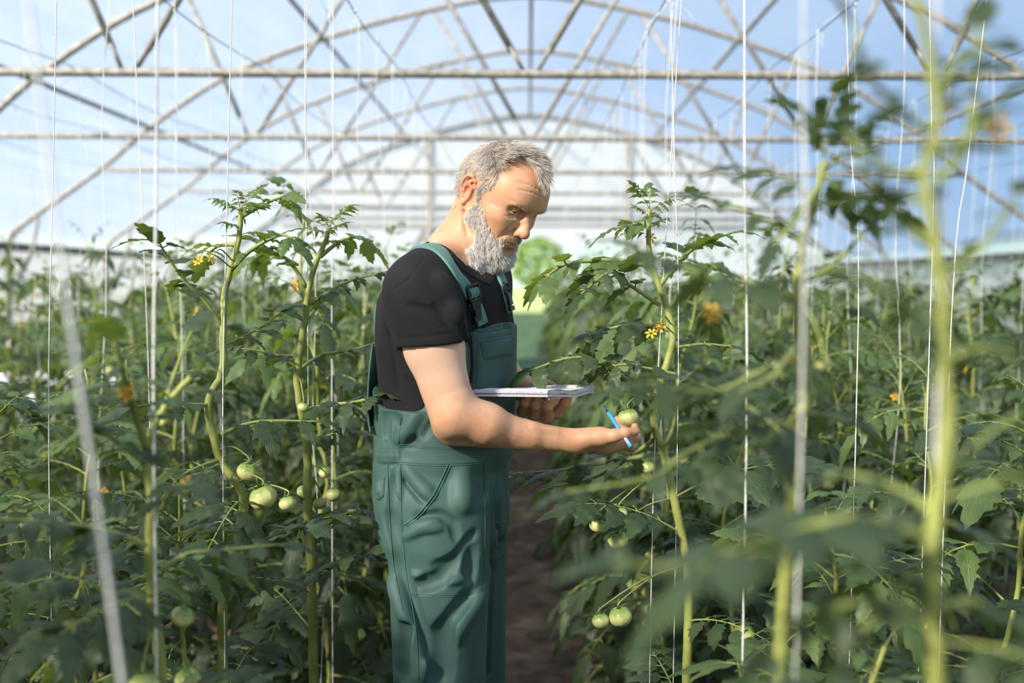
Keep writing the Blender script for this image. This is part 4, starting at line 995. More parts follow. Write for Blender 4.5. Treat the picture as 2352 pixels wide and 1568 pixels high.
# ============================================================ TOMATO PLANTS
def leaf_mat(name, dark, light, trans):
    m, n, b = newmat(name); o = n.nodes['Material Output']
    uv = n.nodes.new('ShaderNodeUVMap'); sp = n.nodes.new('ShaderNodeSeparateXYZ'); n.links.new(uv.outputs[0], sp.inputs[0])
    co = n.nodes.new('ShaderNodeTexCoord'); oi = n.nodes.new('ShaderNodeObjectInfo')
    t = n.nodes.new('ShaderNodeTexNoise'); t.inputs['Scale'].default_value = 14; t.inputs['Detail'].default_value = 3
    n.links.new(co.outputs['Object'], t.inputs['Vector'])
    r = n.nodes.new('ShaderNodeValToRGB'); r.color_ramp.elements[0].color = (*dark, 1); r.color_ramp.elements[1].color = (*light, 1)
    r.color_ramp.elements[0].position = .32; r.color_ramp.elements[1].position = .72; n.links.new(t.outputs['Fac'], r.inputs[0])
    # veins from uv: x across (-1..1 mapped to 0..1), y along
    ab = n.nodes.new('ShaderNodeMath'); ab.operation = 'SUBTRACT'; ab.inputs[1].default_value = .5; n.links.new(sp.outputs[0], ab.inputs[0])
    a2 = n.nodes.new('ShaderNodeMath'); a2.operation = 'ABSOLUTE'; n.links.new(ab.outputs[0], a2.inputs[0])
    ml = n.nodes.new('ShaderNodeMath'); ml.operation = 'MULTIPLY_ADD'; ml.inputs[1].default_value = -.9; n.links.new(a2.outputs[0], ml.inputs[0]); n.links.new(sp.outputs[1], ml.inputs[2])
    m7 = n.nodes.new('ShaderNodeMath'); m7.operation = 'MULTIPLY'; m7.inputs[1].default_value = 7; n.links.new(ml.outputs[0], m7.inputs[0])
    fr = n.nodes.new('ShaderNodeMath'); fr.operation = 'PINGPONG'; fr.inputs[1].default_value = .5; n.links.new(m7.outputs[0], fr.inputs[0])
    mn = n.nodes.new('ShaderNodeMath'); mn.operation = 'MINIMUM'; n.links.new(fr.outputs[0], mn.inputs[0])
    m3 = n.nodes.new('ShaderNodeMath'); m3.operation = 'MULTIPLY'; m3.inputs[1].default_value = 3.2; n.links.new(a2.outputs[0], m3.inputs[0]); n.links.new(m3.outputs[0], mn.inputs[1])
    mr = n.nodes.new('ShaderNodeMapRange'); mr.inputs['From Max'].default_value = .08; n.links.new(mn.outputs[0], mr.inputs[0])
    vm = n.nodes.new('ShaderNodeMix'); vm.data_type = 'RGBA'; vm.inputs['A'].default_value = (*[min(1, c * 1.9 + .02) for c in light], 1)
    vf = n.nodes.new('ShaderNodeMath'); vf.operation = 'MULTIPLY_ADD'; vf.inputs[1].default_value = .30; vf.inputs[2].default_value = .70; n.links.new(mr.outputs[0], vf.inputs[0])
    n.links.new(vf.outputs[0], vm.inputs['Factor']); n.links.new(r.outputs[0], vm.inputs['B'])
    n.links.new(vm.outputs['Result'], b.inputs['Base Color'])
    b.inputs['Roughness'].default_value = .46; b.inputs['Specular IOR Level'].default_value = .5
    ad = n.nodes.new('ShaderNodeMath'); t2 = n.nodes.new('ShaderNodeTexNoise'); t2.inputs['Scale'].default_value = 120
    n.links.new(co.outputs['Object'], t2.inputs['Vector']); n.links.new(mr.outputs[0], ad.inputs[0]); n.links.new(t2.outputs['Fac'], ad.inputs[1])
    bp = n.nodes.new('ShaderNodeBump'); bp.inputs['Strength'].default_value = .35; bp.inputs['Distance'].default_value = .0015
    n.links.new(ad.outputs[0], bp.inputs['Height']); n.links.new(bp.outputs[0], b.inputs['Normal'])
    tl = n.nodes.new('ShaderNodeBsdfTranslucent'); tl.inputs[0].default_value = (light[0] * 2.6, light[1] * 2.4, light[2] * .9, 1)
    mx = n.nodes.new('ShaderNodeMixShader'); mx.inputs[0].default_value = trans
    n.links.new(b.outputs[0], mx.inputs[1]); n.links.new(tl.outputs[0], mx.inputs[2]); n.links.new(mx.outputs[0], o.inputs[0])
    return m
M_LEAF = leaf_mat('tomato_leaf', (0.033, 0.064, 0.031), (0.076, 0.116, 0.048), .32)
M_LEAFY = leaf_mat('young_tomato_leaf', (0.075, 0.135, 0.045), (0.145, 0.210, 0.070), .32)
M_STEM = simple('tomato_stem', (0.31, 0.34, 0.09), 0.55, var=.2, scale=18, bump=.4, bscale=150)
M_STEM2 = simple('leaf_stalk', (0.25, 0.30, 0.09), 0.6, var=.2, scale=20)
M_PETAL = simple('yellow_petal', (0.85, 0.48, 0.04), 0.5, sub=.1)
M_SEPAL = simple('green_sepal', (0.12, 0.22, 0.05), 0.6)
def tom_mat():
    m, n, b = newmat('green_tomato_skin'); co = n.nodes.new('ShaderNodeTexCoord'); sp = n.nodes.new('ShaderNodeSeparateXYZ'); n.links.new(co.outputs['Generated'], sp.inputs[0])
    t = n.nodes.new('ShaderNodeTexNoise'); t.inputs['Scale'].default_value = 5; n.links.new(co.outputs['Generated'], t.inputs['Vector'])
    a = n.nodes.new('ShaderNodeMath'); a.operation = 'MULTIPLY_ADD'; a.inputs[1].default_value = .3; n.links.new(t.outputs['Fac'], a.inputs[0]); n.links.new(sp.outputs['Z'], a.inputs[2])
    r = n.nodes.new('ShaderNodeValToRGB'); n.links.new(a.outputs[0], r.inputs[0])
    r.color_ramp.elements[0].color = (0.62, 0.62, 0.26, 1); r.color_ramp.elements[1].color = (0.26, 0.36, 0.09, 1); r.color_ramp.elements[0].position = .75; r.color_ramp.elements[1].position = 1.12
    r.color_ramp.elements[1].position = 1.0
    n.links.new(r.outputs[0], b.inputs['Base Color']); b.inputs['Roughness'].default_value = .25; b.inputs['Subsurface Weight'].default_value = .15; b.inputs['Subsurface Scale'].default_value = .01
    return m
M_TOM = tom_mat()

class LB(MB):
    """MB with uv per vertex for leaves"""
    def __init__(s): super().__init__(); s.uv = []
    def add(s, vs, fs, mi=0, uv=None): super().add(vs, fs, mi); s.uv.extend(uv if uv is not None else [(.5, .5)] * len(vs))
    def mesh(s, name):
        me = super().mesh(name); l = me.uv_layers.new(name='UVMap'); vi = np.zeros(len(me.loops), np.int32); me.loops.foreach_get('vertex_index', vi)
        l.data.foreach_set('uv', np.array(s.uv, np.float32)[vi].ravel()); return me
def leaflet(m, p, d, up, L, w, rd, curl=.35, fold=.25, detail=1, mi=0):
    """one toothed tomato leaflet from p along d"""
    d = d.normalized(); s_ = d.cross(up); s_ = s_.normalized() if s_.length > 1e-4 else d.orthogonal().normalized(); nrm = s_.cross(d).normalized()
    nu = (5, 12, 20)[detail]; vs = []; uv = []; ph = rd.uniform(0, 6); tw = rd.uniform(-.35, .35); wv = rd.uniform(.5, 1.2); lob = rd.uniform(.38, .62); nt = rd.choice((3.6, 4.4, 5.3))
    for i in range(nu + 1):
        t = i / nu
        prof = math.sin(PI * min(1, t ** .70)) ** .85 * (1 - .25 * t) + .02 * (1 - t)
        if detail: prof *= 1 + lob * (((t * nt + .15) % 1) ** 1.3 - .45) * (1 if t < .97 else 0)
        hw = w * max(prof, 0) ; a = curl * t * t * 1.4; sag = Vector((0, 0, 0))
        c = p + d * (L * (t - .10 * curl * t * t)) - nrm * (L * .45 * a) ; tt = tw * t
        for k, f in enumerate((-1, -.5, 0, .5, 1) if detail else (-1, 0, 1)):
            zz = fold * abs(f) * hw * .9 - abs(f) ** 2 * hw * .28 + (.13 * hw * wv * math.sin(t * 17 + ph + f * 2) * abs(f) if detail else 0) + tt * f * hw
            if abs(f) == 1: zz -= hw * .10
            fw = f * hw; adv = -.10 * L * abs(f) * (1 - t) * .6 + (.05 * L * ((t * nt + .15) % 1) * abs(f) if detail else 0)
            vs.append(c + s_ * fw + nrm * zz + d * adv); uv.append((.5 + f * .5, t))
    W_ = 5 if detail else 3
    fs = [(i * W_ + k, i * W_ + k + 1, (i + 1) * W_ + k + 1, (i + 1) * W_ + k) for i in range(nu) for k in range(W_ - 1)]
    m.add(vs, fs, mi, uv)
def compound(m, p, d, L, rd, detail=1, droop=.5, mi_l=0, mi_s=1, young=0.0, size=1.0):
    """compound leaf: curved rachis with paired leaflets and small ones between"""
    d = d.normalized(); q = Vector(p); pts = [q.copy()]; n = 7; dd = d.copy(); wob = Vector((rd.gauss(0, .1), rd.gauss(0, .1), 0))
    for i in range(n):
        dd = (dd + Vector((0, 0, -droop * (.10 + .22 * i / n))) + wob * .4).normalized(); q = q + dd * (L / n); pts.append(q.copy())
    r0 = .0032 * size * (L / .3) ** .5
    m.tube(pts, [r0 * (1 - .75 * i / n) for i in range(n + 1)], 6 if detail == 2 else 4 if detail else 3, cap=False, mi=mi_s)
    up = Vector((0, 0, 1))
    def at(t):
        i = min(int(t * n), n - 1); return pts[i].lerp(pts[i + 1], t * n - i), (pts[i + 1] - pts[i]).normalized()
    ws = (.44 + rd.uniform(-.04, .08))
    pairs = ((.24, .30), (.44, .37), (.63, .37), (.82, .33)) if L > .12 else ((.45, .42), (.75, .42))
    for t, s in pairs:
        for sd_ in (-1, 1):
            tt = t + rd.uniform(-.03, .03); c, tg = at(tt); sv = tg.cross(up).normalized() * sd_
            ld = (sv * 1.0 + tg * rd.uniform(.35, .8) + up * rd.uniform(-.25, .25)).normalized(); LL = L * s * rd.uniform(.8, 1.12); st = LL * rd.uniform(.14, .26)
            b = c + ld * st
            m.tube([c, c.lerp(b, .5) + up * st * .05, b], [r0 * .5, r0 * .42, r0 * .35], 4 if detail else 3, cap=False, mi=mi_s)
            u2 = (up + tg * rd.uniform(-.3, .3) + sv * rd.uniform(-.4, .15)).normalized()
            leaflet(m, b, ld, u2, LL, LL * ws * .62, rd, rd.uniform(.1, 1.3) + young * .5, rd.uniform(.1, .6) + young * .4, detail, mi_l)
            if detail and rd.random() < .75:                      # small side leaflets at the stalk and between the pairs
                c2, tg2 = at(min(tt + .10, .95)); l2 = L * rd.uniform(.07, .13); leaflet(m, c2, (sv + tg2 * .3 + up * .2), u2, l2, l2 * .33, rd, .3, .3, min(detail, 1), mi_l)
    c, tg = at(1.0); LL = L * rd.uniform(.36, .48)
    leaflet(m, c - tg * .004, tg, (up + tg * .1).normalized(), LL, LL * ws * .68, rd, rd.uniform(.2, .8), rd.uniform(.15, .5), detail, mi_l)
def leaf_mesh(seed, L, detail, droop, young=0.0):
    rd = random.Random(seed); m = LB(); compound(m, Vector((0, 0, 0)), Vector((1, 0, .25)), L, rd, detail, droop, young=young); me = m.mesh('leaf')
    me.materials.append(M_LEAFY if young else M_LEAF); me.materials.append(M_STEM2)
    me.polygons.foreach_set('use_smooth', [True] * len(me.polygons)); return me
LEAVES = [leaf_mesh(100 + i, .30, 2, rd_, 0) for i, rd_ in enumerate((.25, .5, .75, .4, 1.0, .6, .85, .3))]
YOUNG = [leaf_mesh(200 + i, .16, 2, rd_, .8) for i, rd_ in enumerate((.2, .5, .8, .4))]
def orient(d, roll=0.0):
    d = d.normalized(); z = Vector((0, 0, 1)); y = z.cross(d); y = y.normalized() if y.length > .05 else Vector((0, 1, 0)); z = d.cross(y)
    # leaf meshes already climb a little, so lay x along the horizontal part of d
    return Matrix((d, y, z)).transposed() @ Matrix.Rotation(roll, 3, 'X')
def put_leaf(par, me, p, d, s, roll, name='leaf'):
    o = bpy.data.objects.new(name, me); COL.objects.link(o); o.parent = par; o.matrix_parent_inverse = parent_inv(par)
    o.matrix_basis = Matrix.Translation(p) @ orient(d, roll).to_4x4() @ Matrix.Scale(s, 4); return o
def tomato_mesh(seed, nl=6):
    rd = random.Random(seed); m = MB(); R_ = 1.0; ph = rd.uniform(0, 6); rows_ = []
    for i in range(17):
        a = PI * i / 16; z = math.cos(a) * .84; r = math.sin(a) ** .9
        z -= .16 * math.exp(-(r / .32) ** 2) * (1 if z > 0 else .3)
        rows_.append([Vector((r * math.cos(b) * (1 + .035 * math.cos(nl * b + ph) * (1 if z > -.3 else .3)), r * math.sin(b) * (1 + .035 * math.cos(nl * b + ph)), z)) for b in [2 * PI * k / 28 for k in range(29)]])
    m.grid([r[::-1] for r in rows_]); me = m.mesh('fruit'); me.materials.append(M_TOM); me.polygons.foreach_set('use_smooth', [True] * len(me.polygons)); return me
TOMS = [tomato_mesh(i, n_) for i, n_ in enumerate((5, 6, 7, 9))]
def calyx_mesh():
    m = MB()
    for k in range(6):
        a = 2 * PI * k / 6; d = Vector((math.cos(a), math.sin(a), 0)); s_ = Vector((-d.y, d.x, 0)); rows_ = []
        for i in range(6):
            t = i / 5; c = d * (.12 + .75 * t) + Vector((0, 0, .72 + .25 * t * t + .18 * math.sin(t * 3 + k))); w = .13 * (1 - t) + .012
            rows_.append([c - s_ * w, c + Vector((0, 0, .05)), c + s_ * w])
        m.grid(rows_)
    m.tube([(0, 0, .66), (.03, 0, .95), (.1, 0, 1.25), (.25, 0, 1.5)], [.09, .07, .06, .06], 6)
    me = m.mesh('calyx'); me.materials.append(M_SEPAL); me.polygons.foreach_set('use_smooth', [True] * len(me.polygons)); return me
CALYX = calyx_mesh()
def put_tomato(par, p, r, seed, tilt=None):
    rd = random.Random(seed); M_ = Matrix.Translation(p) @ Euler((rd.uniform(-.4, .4), rd.uniform(-.4, .4), rd.uniform(0, 6))).to_matrix().to_4x4() @ Matrix.Scale(r, 4)
    f = bpy.data.objects.new('fruit', TOMS[seed % 4]); COL.objects.link(f); f.parent = par; f.matrix_parent_inverse = parent_inv(par); f.matrix_basis = M_
    c = bpy.data.objects.new('calyx', CALYX); COL.objects.link(c); c.parent = f; return f
def flower_mesh():
    m = MB()
    for k in range(6):
        a = 2 * PI * k / 6; d = Vector((math.cos(a), math.sin(a), 0)); s_ = Vector((-d.y, d.x, 0)); rows_ = []
        for i in range(6):
            t = i / 5; c = d * (.004 + .011 * math.sin(t * 1.7)) + Vector((0, 0, .006 * t * (1 - 1.9 * t))); w = .0030 * math.sin(PI * (.18 + .80 * t)) + .0002
            rows_.append([c - s_ * w, c + Vector((0, 0, .0006)), c + s_ * w])
        m.grid(rows_)
    m.tube([(0, 0, -.001), (0, 0, .005), (0, 0, .010)], [.0025, .0024, .0008], 8)
    m.tube([(0, 0, 0), (0, 0, -.01), (.006, 0, -.016)], .0009, 5, mi=1)
    me = m.mesh('flower'); me.materials.append(M_PETAL); me.materials.append(M_SEPAL); me.polygons.foreach_set('use_smooth', [True] * len(me.polygons)); return me
FLOWER = flower_mesh()
def put_flower(par, p, seed, s=.85):
    rd = random.Random(seed); f = bpy.data.objects.new('flower', FLOWER); COL.objects.link(f); f.parent = par; f.matrix_parent_inverse = parent_inv(par)
    f.matrix_basis = Matrix.Translation(p) @ Euler((rd.uniform(.8, 2.3), rd.uniform(-.5, .5), rd.uniform(0, 6))).to_matrix().to_4x4() @ Matrix.Scale(s, 4)

# ---- hero plants, traced stems
def spline3(P, n=6):
    out = []
    for i in range(len(P) - 1):
        p0, p1, p2, p3 = P[max(i - 1, 0)], P[i], P[i + 1], P[min(i + 2, len(P) - 1)]
        for k in range(n):
            t = k / n; out.append(0.5 * ((2 * p1) + (p2 - p0) * t + (2 * p0 - 5 * p1 + 4 * p2 - p3) * t * t + (3 * p1 - p0 - 3 * p2 + p3) * t ** 3))
    return out + [P[-1]]
def hero(label, depth, stem, branches, r=.0085, seed=1, toms=(), flowers=(), leafs=(), group='tomato plants in the rows', fill=0, gz=None, Lf=.22, tipyoung=True, fmax=.62):
    """stem: photo pixels from low to high; each branch: (pixels, depth change, kind)"""
    rd = random.Random(seed); pts = [W(x, y, depth if len(q) == 0 else depth + q[0]) for x, y, *q in stem]
    base = pts[0].copy(); base.z = 0; base.x += rd.uniform(-.02, .02)
    while pts[0].z > .25 and len(pts) and (pts[0] - base).length > .3: 
        q = pts[0].lerp(base, min(1, .25 / max(pts[0].z, .01))); q.x += rd.uniform(-.015, .015); pts.insert(0, q)
    pts.insert(0, base + Vector((0, 0, -.02)))
    root = empty('tomato_plant', base); tag(root, label, 'plant', group)
    sp = spline3(pts, 5); m = MB(); N = len(sp)
    m.tube([p + Vector((rd.gauss(0, .0006), rd.gauss(0, .0006), 0)) for p in sp], [r * (1.05 - .62 * (i / N) ** 1.6) for i in range(N)], 12); m.build('stem', M_STEM, root)
    for bi, (bp_, dz, kind) in enumerate(branches):
        n_ = len(bp_); B3 = spline3([W(x, y, depth + dz * (i / (n_ - 1))) for i, (x, y) in enumerate(bp_)], 4); mm = LB(); nb = len(B3)
        Lb = sum((b - a).length for a, b in zip(B3, B3[1:]))
        rb = min(r * .62, .0028 + .012 * Lb) * (1 if kind != 'leaf' else .75)
        mm.tube(B3, [rb * (1.15 - .75 * i / nb) for i in range(nb)], 8, mi=1)
        # leaflets along the outer two thirds
        up = Vector((0, 0, 1)); sd_ = 1
        k = int(nb * .30)
        while k < nb - 1:
            t = k / nb; tg = (B3[min(k + 1, nb - 1)] - B3[k - 1]).normalized(); sv = tg.cross(up); sv = (sv.normalized() if sv.length > .1 else Vector((0, 1, 0)))
            for sd_ in (-1, 1):
                LL = Lf * rd.uniform(.22, .40) * (1 - .25 * t) * (1.25 if Lb > .2 else .85); ld = (sv * sd_ + tg * rd.uniform(.2, .7) + up * rd.uniform(-.2, .45)).normalized(); st = LL * rd.uniform(.2, .4)
                b = B3[k] + ld * st; mm.tube([B3[k], b], [rb * .4, rb * .28], 5, cap=False, mi=1)
                leaflet(mm, b, (ld + Vector((0, 0, rd.uniform(-.5, .1)))), (up + sv * rd.uniform(-.4, .4) + tg * rd.uniform(-.4, .4)).normalized(), LL, LL * rd.uniform(.25, .34), rd, rd.uniform(.2, 1.0), rd.uniform(.1, .6), 2, 0)
            if rd.random() < .8:
                l2 = LL * .35; leaflet(mm, B3[min(k + 1, nb - 1)], (sv * rd.choice((-1, 1)) + up * .4 + tg * .3), up, l2, l2 * .34, rd, .3, .3, 1, 0)
            k += max(2, int(nb * rd.uniform(.13, .20) / max(Lb / .25, .7)))
        tg = (B3[-1] - B3[-2]).normalized(); LL = Lf * .36
        leaflet(mm, B3[-1], tg, up, LL, LL * .32, rd, .7, .3, 2, 0)
        mm.build('leaf', [M_LEAFY if kind == 'young' else M_LEAF, M_STEM2], root)
    for i in range(fill):                                             # ordinary leaves all round the stem
        t = .06 + fmax * (i + rd.random() * .5) / fill; p = sp[min(int(t * N), N - 1)]; a = i * 2.4 + rd.uniform(-.5, .5) + seed
        put_leaf(root, rd.choice(LEAVES), p, Vector((math.cos(a), math.sin(a), rd.uniform(.0, .5))), rd.uniform(.75, 1.1) * (.85 if Lf > .21 else .62), rd.uniform(-.4, .4))
    for x, y, dd, s, dx, dy, dzz in leafs:
        put_leaf(root, rd.choice(YOUNG if s < .7 and tipyoung else LEAVES), W(x, y, depth + dd), Vector((dx, dy, dzz)), s * (1.6 if s < .7 and tipyoung else 1), rd.uniform(-.3, .3))
    # growing tip
    if tipyoung:
        for i in range(7):
            a = i * 2.4 + seed; p = sp[-1 - int(i * .9)]; put_leaf(root, rd.choice(YOUNG), p, Vector((math.cos(a), math.sin(a), .9 - i * .12)), rd.uniform(.25, .48), rd.uniform(-.3, .3))
    for i, (x, y, rr, dd) in enumerate(toms):
        p = W(x, y, depth + dd); put_tomato(root, p, rr, seed * 7 + i)
        q = min(sp, key=lambda v: (v - p - Vector((0, 0, .06))).length); m = MB(); e = p + Vector((0, 0, rr * .8))
        m.tube(spline3([q, q.lerp(e, .5) + Vector((0, 0, .02)), e + Vector((0, 0, .012)), e], 4), .0017, 6); m.build('fruit_stalk', M_STEM2, root)
    for i, (x, y, dd) in enumerate(flowers):
        p = W(x, y, depth + dd); put_flower(root, p, seed * 5 + i); q = min(sp, key=lambda v: (v - p).length); m = MB()
        m.tube(spline3([q, q.lerp(p, .6) + Vector((0, 0, .02)), p], 4), [.0016] * 4 + [.0012] * 5, 5); m.build('flower_stalk', M_STEM2, root)
    return root

H_ = hero
H_('tall tomato plant with zigzag stem in the left row, highest one left of the man', 2.02,
   [(512, 1385), (545, 1250), (560, 1150), (545, 1110), (505, 1055), (478, 930), (510, 855), (512, 760), (515, 680), (535, 600), (550, 540), (552, 480)],
   [([(512, 750), (470, 690), (425, 645), (385, 590), (365, 555)], -.1, 'leaf'), ([(508, 998), (560, 975), (620, 966), (740, 968)], .03, 'leaf'), ([(482, 930), (430, 928), (380, 925), (300, 935)], -.12, 'leaf'),
    ([(518, 790), (560, 772), (610, 745), (645, 715)], .10, 'leaf'), ([(506, 1055), (450, 1075), (410, 1100), (360, 1160)], -.15, 'leaf'), ([(530, 620), (575, 575), (640, 540), (670, 548)], -.05, 'young'),
    ([(545, 560), (500, 565), (470, 590)], .1, 'young'), ([(550, 500), (590, 478), (640, 455), (672, 470)], .02, 'young')],
   r=.0105, seed=11, toms=((570, 1082, .022, -.02), (604, 1142, .0275, -.06), (660, 1155, .0165, -.08), (585, 1085, .018, .05)), flowers=((486, 592, -.1), (455, 600, -.12)), fill=9, fmax=.36)
H_('tomato plant just behind the zigzag one, pale forked stem beside the man\'s back', 2.18,
   [(715, 1300), (706, 1150), (705, 1020), (688, 920), (684, 850), (698, 750), (705, 690), (720, 620), (745, 560), (758, 520)],
   [([(686, 848), (650, 822), (600, 806), (540, 800)], -.05, 'leaf'), ([(690, 845), (740, 815), (800, 805), (872, 785)], .05, 'leaf'), ([(704, 660), (665, 600), (630, 580), (598, 558)], -.05, 'young'),
    ([(706, 700), (740, 680), (790, 650), (880, 625)], .05, 'leaf'), ([(706, 1000), (750, 1000), (800, 992)], 0, 'leaf'), ([(735, 590), (780, 555), (820, 545), (850, 560)], .03, 'young'), ([(700, 940), (760, 930), (830, 920), (875, 905)], -.15, 'leaf')],
   r=.0105, seed=12, toms=((700, 1130, .018, .05), (766, 1136, .017, .0), (735, 1155, .015, .02), (697, 935, .012, -.08)), flowers=((702, 575, 0),), fill=8, fmax=.36)
H_('blurred near tomato plant with thick pale stem beside the left twine', 1.36,
   [(368, 1540), (352, 1400), (345, 1240), (350, 1160), (335, 1060), (345, 1000), (380, 930), (440, 865)],
   [([(335, 1065), (270, 1015), (190, 955)], -.12, 'leaf'), ([(345, 1255), (250, 1220), (120, 1200), (-30, 1190)], -.1, 'leaf'), ([(368, 1310), (430, 1272), (520, 1262), (640, 1250)], .05, 'leaf'),
    ([(350, 1440), (270, 1420), (150, 1432)], -.1, 'leaf'), ([(338, 1030), (310, 950), (290, 880), (262, 780)], -.15, 'young'), ([(372, 1170), (400, 1120), (440, 1110)], -.1, 'leaf'), ([(380, 930), (400, 860), (440, 760)], .1, 'leaf')],
   r=.0088, seed=13, toms=((419, 1416, .0165, .10), (432, 1560, .018, .05), (330, 1575, .02, -.05)), flowers=((300, 893, -.1), (285, 905, -.1), (430, 1110, -.05)), fill=8, fmax=.45, Lf=.20, tipyoung=False)
H_('tomato plant held by the man\'s reaching hand, forked top right of the doorway', 2.12,
   [(1580, 1330), (1560, 1200), (1530, 1060), (1500, 960), (1520, 870), (1545, 780), (1530, 700), (1513, 655), (1495, 600), (1490, 540), (1492, 480)],
   [([(1515, 655), (1560, 600), (1610, 560), (1680, 535)], .05, 'young'), ([(1500, 612), (1440, 600), (1370, 598), (1300, 606), (1255, 635)], -.05, 'young'), ([(1556, 860), (1500, 848), (1440, 838), (1395, 842)], -.05, 'leaf'),
    ([(1515, 700), (1440, 650), (1400, 625), (1335, 675)], -.1, 'leaf'), ([(1540, 800), (1620, 790), (1700, 800)], .05, 'leaf'), ([(1505, 950), (1440, 870), (1330, 820), (1220, 850)], -.08, 'leaf'),
    ([(1545, 760), (1470, 745), (1380, 760), (1330, 790)], .1, 'leaf'), ([(1492, 520), (1460, 515), (1420, 522)], 0, 'young'), ([(1520, 1040), (1400, 1060), (1280, 1080), (1170, 1088)], .22, 'leaf'), ([(1515, 1000), (1380, 1090), (1260, 1120)], .3, 'leaf')],
   r=.0100, seed=14, toms=((1443, 958, .0215, -.07), (1420, 1240, .022, .0), (1372, 1205, .018, -.02), (1425, 1415, .024, -.1), (1380, 1425, .018, -.1), (1425, 1180, .016, -.05)), flowers=((1465, 522, 0), (1495, 545, 0), (1495, 765, -.1), (1515, 750, -.1)), fill=8, fmax=.36)
H_('blurred tomato plant in the right foreground with curved side branch', 1.10,
   [(1822, 1090), (1815, 1000), (1845, 930), (1850, 850), (1835, 740), (1830, 660), (1845, 560), (1870, 470), (1895, 370)],
   [([(1812, 1005), (1740, 988), (1660, 1000), (1560, 1050), (1500, 1095), (1300, 1130)], -.1, 'leaf'), ([(1850, 948), (1900, 955), (1985, 985)], .05, 'leaf'), ([(1828, 690), (1740, 655), (1640, 640), (1520, 600), (1440, 560)], -.08, 'leaf'),
    ([(1835, 650), (1900, 620), (1960, 560), (2040, 470)], .05, 'leaf'), ([(1850, 560), (1790, 520), (1700, 480), (1600, 450)], .02, 'leaf'), ([(1838, 780), (1780, 860), (1700, 900)], -.15, 'leaf'), ([(1845, 860), (1760, 850), (1640, 900), (1490, 880)], -.12, 'leaf'),
    ([(1890, 400), (1930, 440), (1990, 500)], 0, 'leaf'), ([(1880, 430), (1830, 500), (1780, 560)], -.05, 'leaf')],
   r=.0085, seed=15, toms=((1888, 835, .0085, -.05), (1783, 836, .007, 0)), flowers=((1637, 720, .05), (1822, 838, 0)), fill=7, fmax=.5, Lf=.135, tipyoung=False, leafs=((1895, 375, 0, .32, -.3, .1, .9), (1892, 400, 0, .34, .7, .1, .6), (1880, 450, 0, .36, -.7, .4, .3), (1870, 480, 0, .36, .8, .3, .1), (1892, 380, 0, .28, .1, -.3, 1)))
H_('very blurred tall tomato plant, nearest at the right edge of view', 0.70,
   [(2150, 1600), (2140, 1400), (2140, 1230), (2160, 1100), (2178, 960), (2165, 820), (2165, 700), (2155, 600), (2140, 500), (2125, 400), (2150, 250), (2120, 60), (2090, -60)],
   [([(2138, 1240), (2040, 1200), (1930, 1190), (1780, 1240), (1640, 1300), (1400, 1290)], -.05, 'leaf'), ([(2150, 560), (2080, 520), (2000, 420), (1960, 330)], .05, 'leaf'), ([(2160, 1110), (2240, 1020), (2352, 940)], .05, 'leaf'),
    ([(2150, 420), (2220, 330), (2240, 180), (2250, 60)], .03, 'leaf'), ([(2135, 300), (2060, 250), (1990, 160), (1960, 60)], .0, 'leaf'), ([(2170, 760), (2080, 700), (1980, 640), (1870, 600)], -.02, 'leaf'), ([(2165, 830), (2260, 800), (2352, 830)], 0, 'leaf'),
    ([(2125, 380), (2060, 400), (1980, 340), (1920, 290)], .05, 'leaf'), ([(2145, 480), (2080, 450), (2010, 440)], .05, 'leaf'), ([(2150, 230), (2200, 140), (2270, 100)], .04, 'leaf'), ([(2140, 350), (2230, 310), (2320, 210)], .03, 'leaf'), ([(2150, 1320), (2080, 1340), (1990, 1440), (1930, 1530)], .0, 'leaf'), ([(2150, 1180), (2060, 1120), (1950, 1090), (1850, 1110)], .04, 'leaf'), ([(2155, 1400), (2240, 1380), (2330, 1440)], .05, 'leaf'), ([(2142, 1420), (2000, 1380), (1850, 1420), (1750, 1500)], -.02, 'leaf'), ([(2160, 640), (2260, 560), (2340, 440)], .05, 'leaf')],
   r=.0062, seed=16, toms=(), flowers=((2178, 250, .05), (2290, 290, .1)), fill=10, fmax=.42, Lf=.11, tipyoung=False)

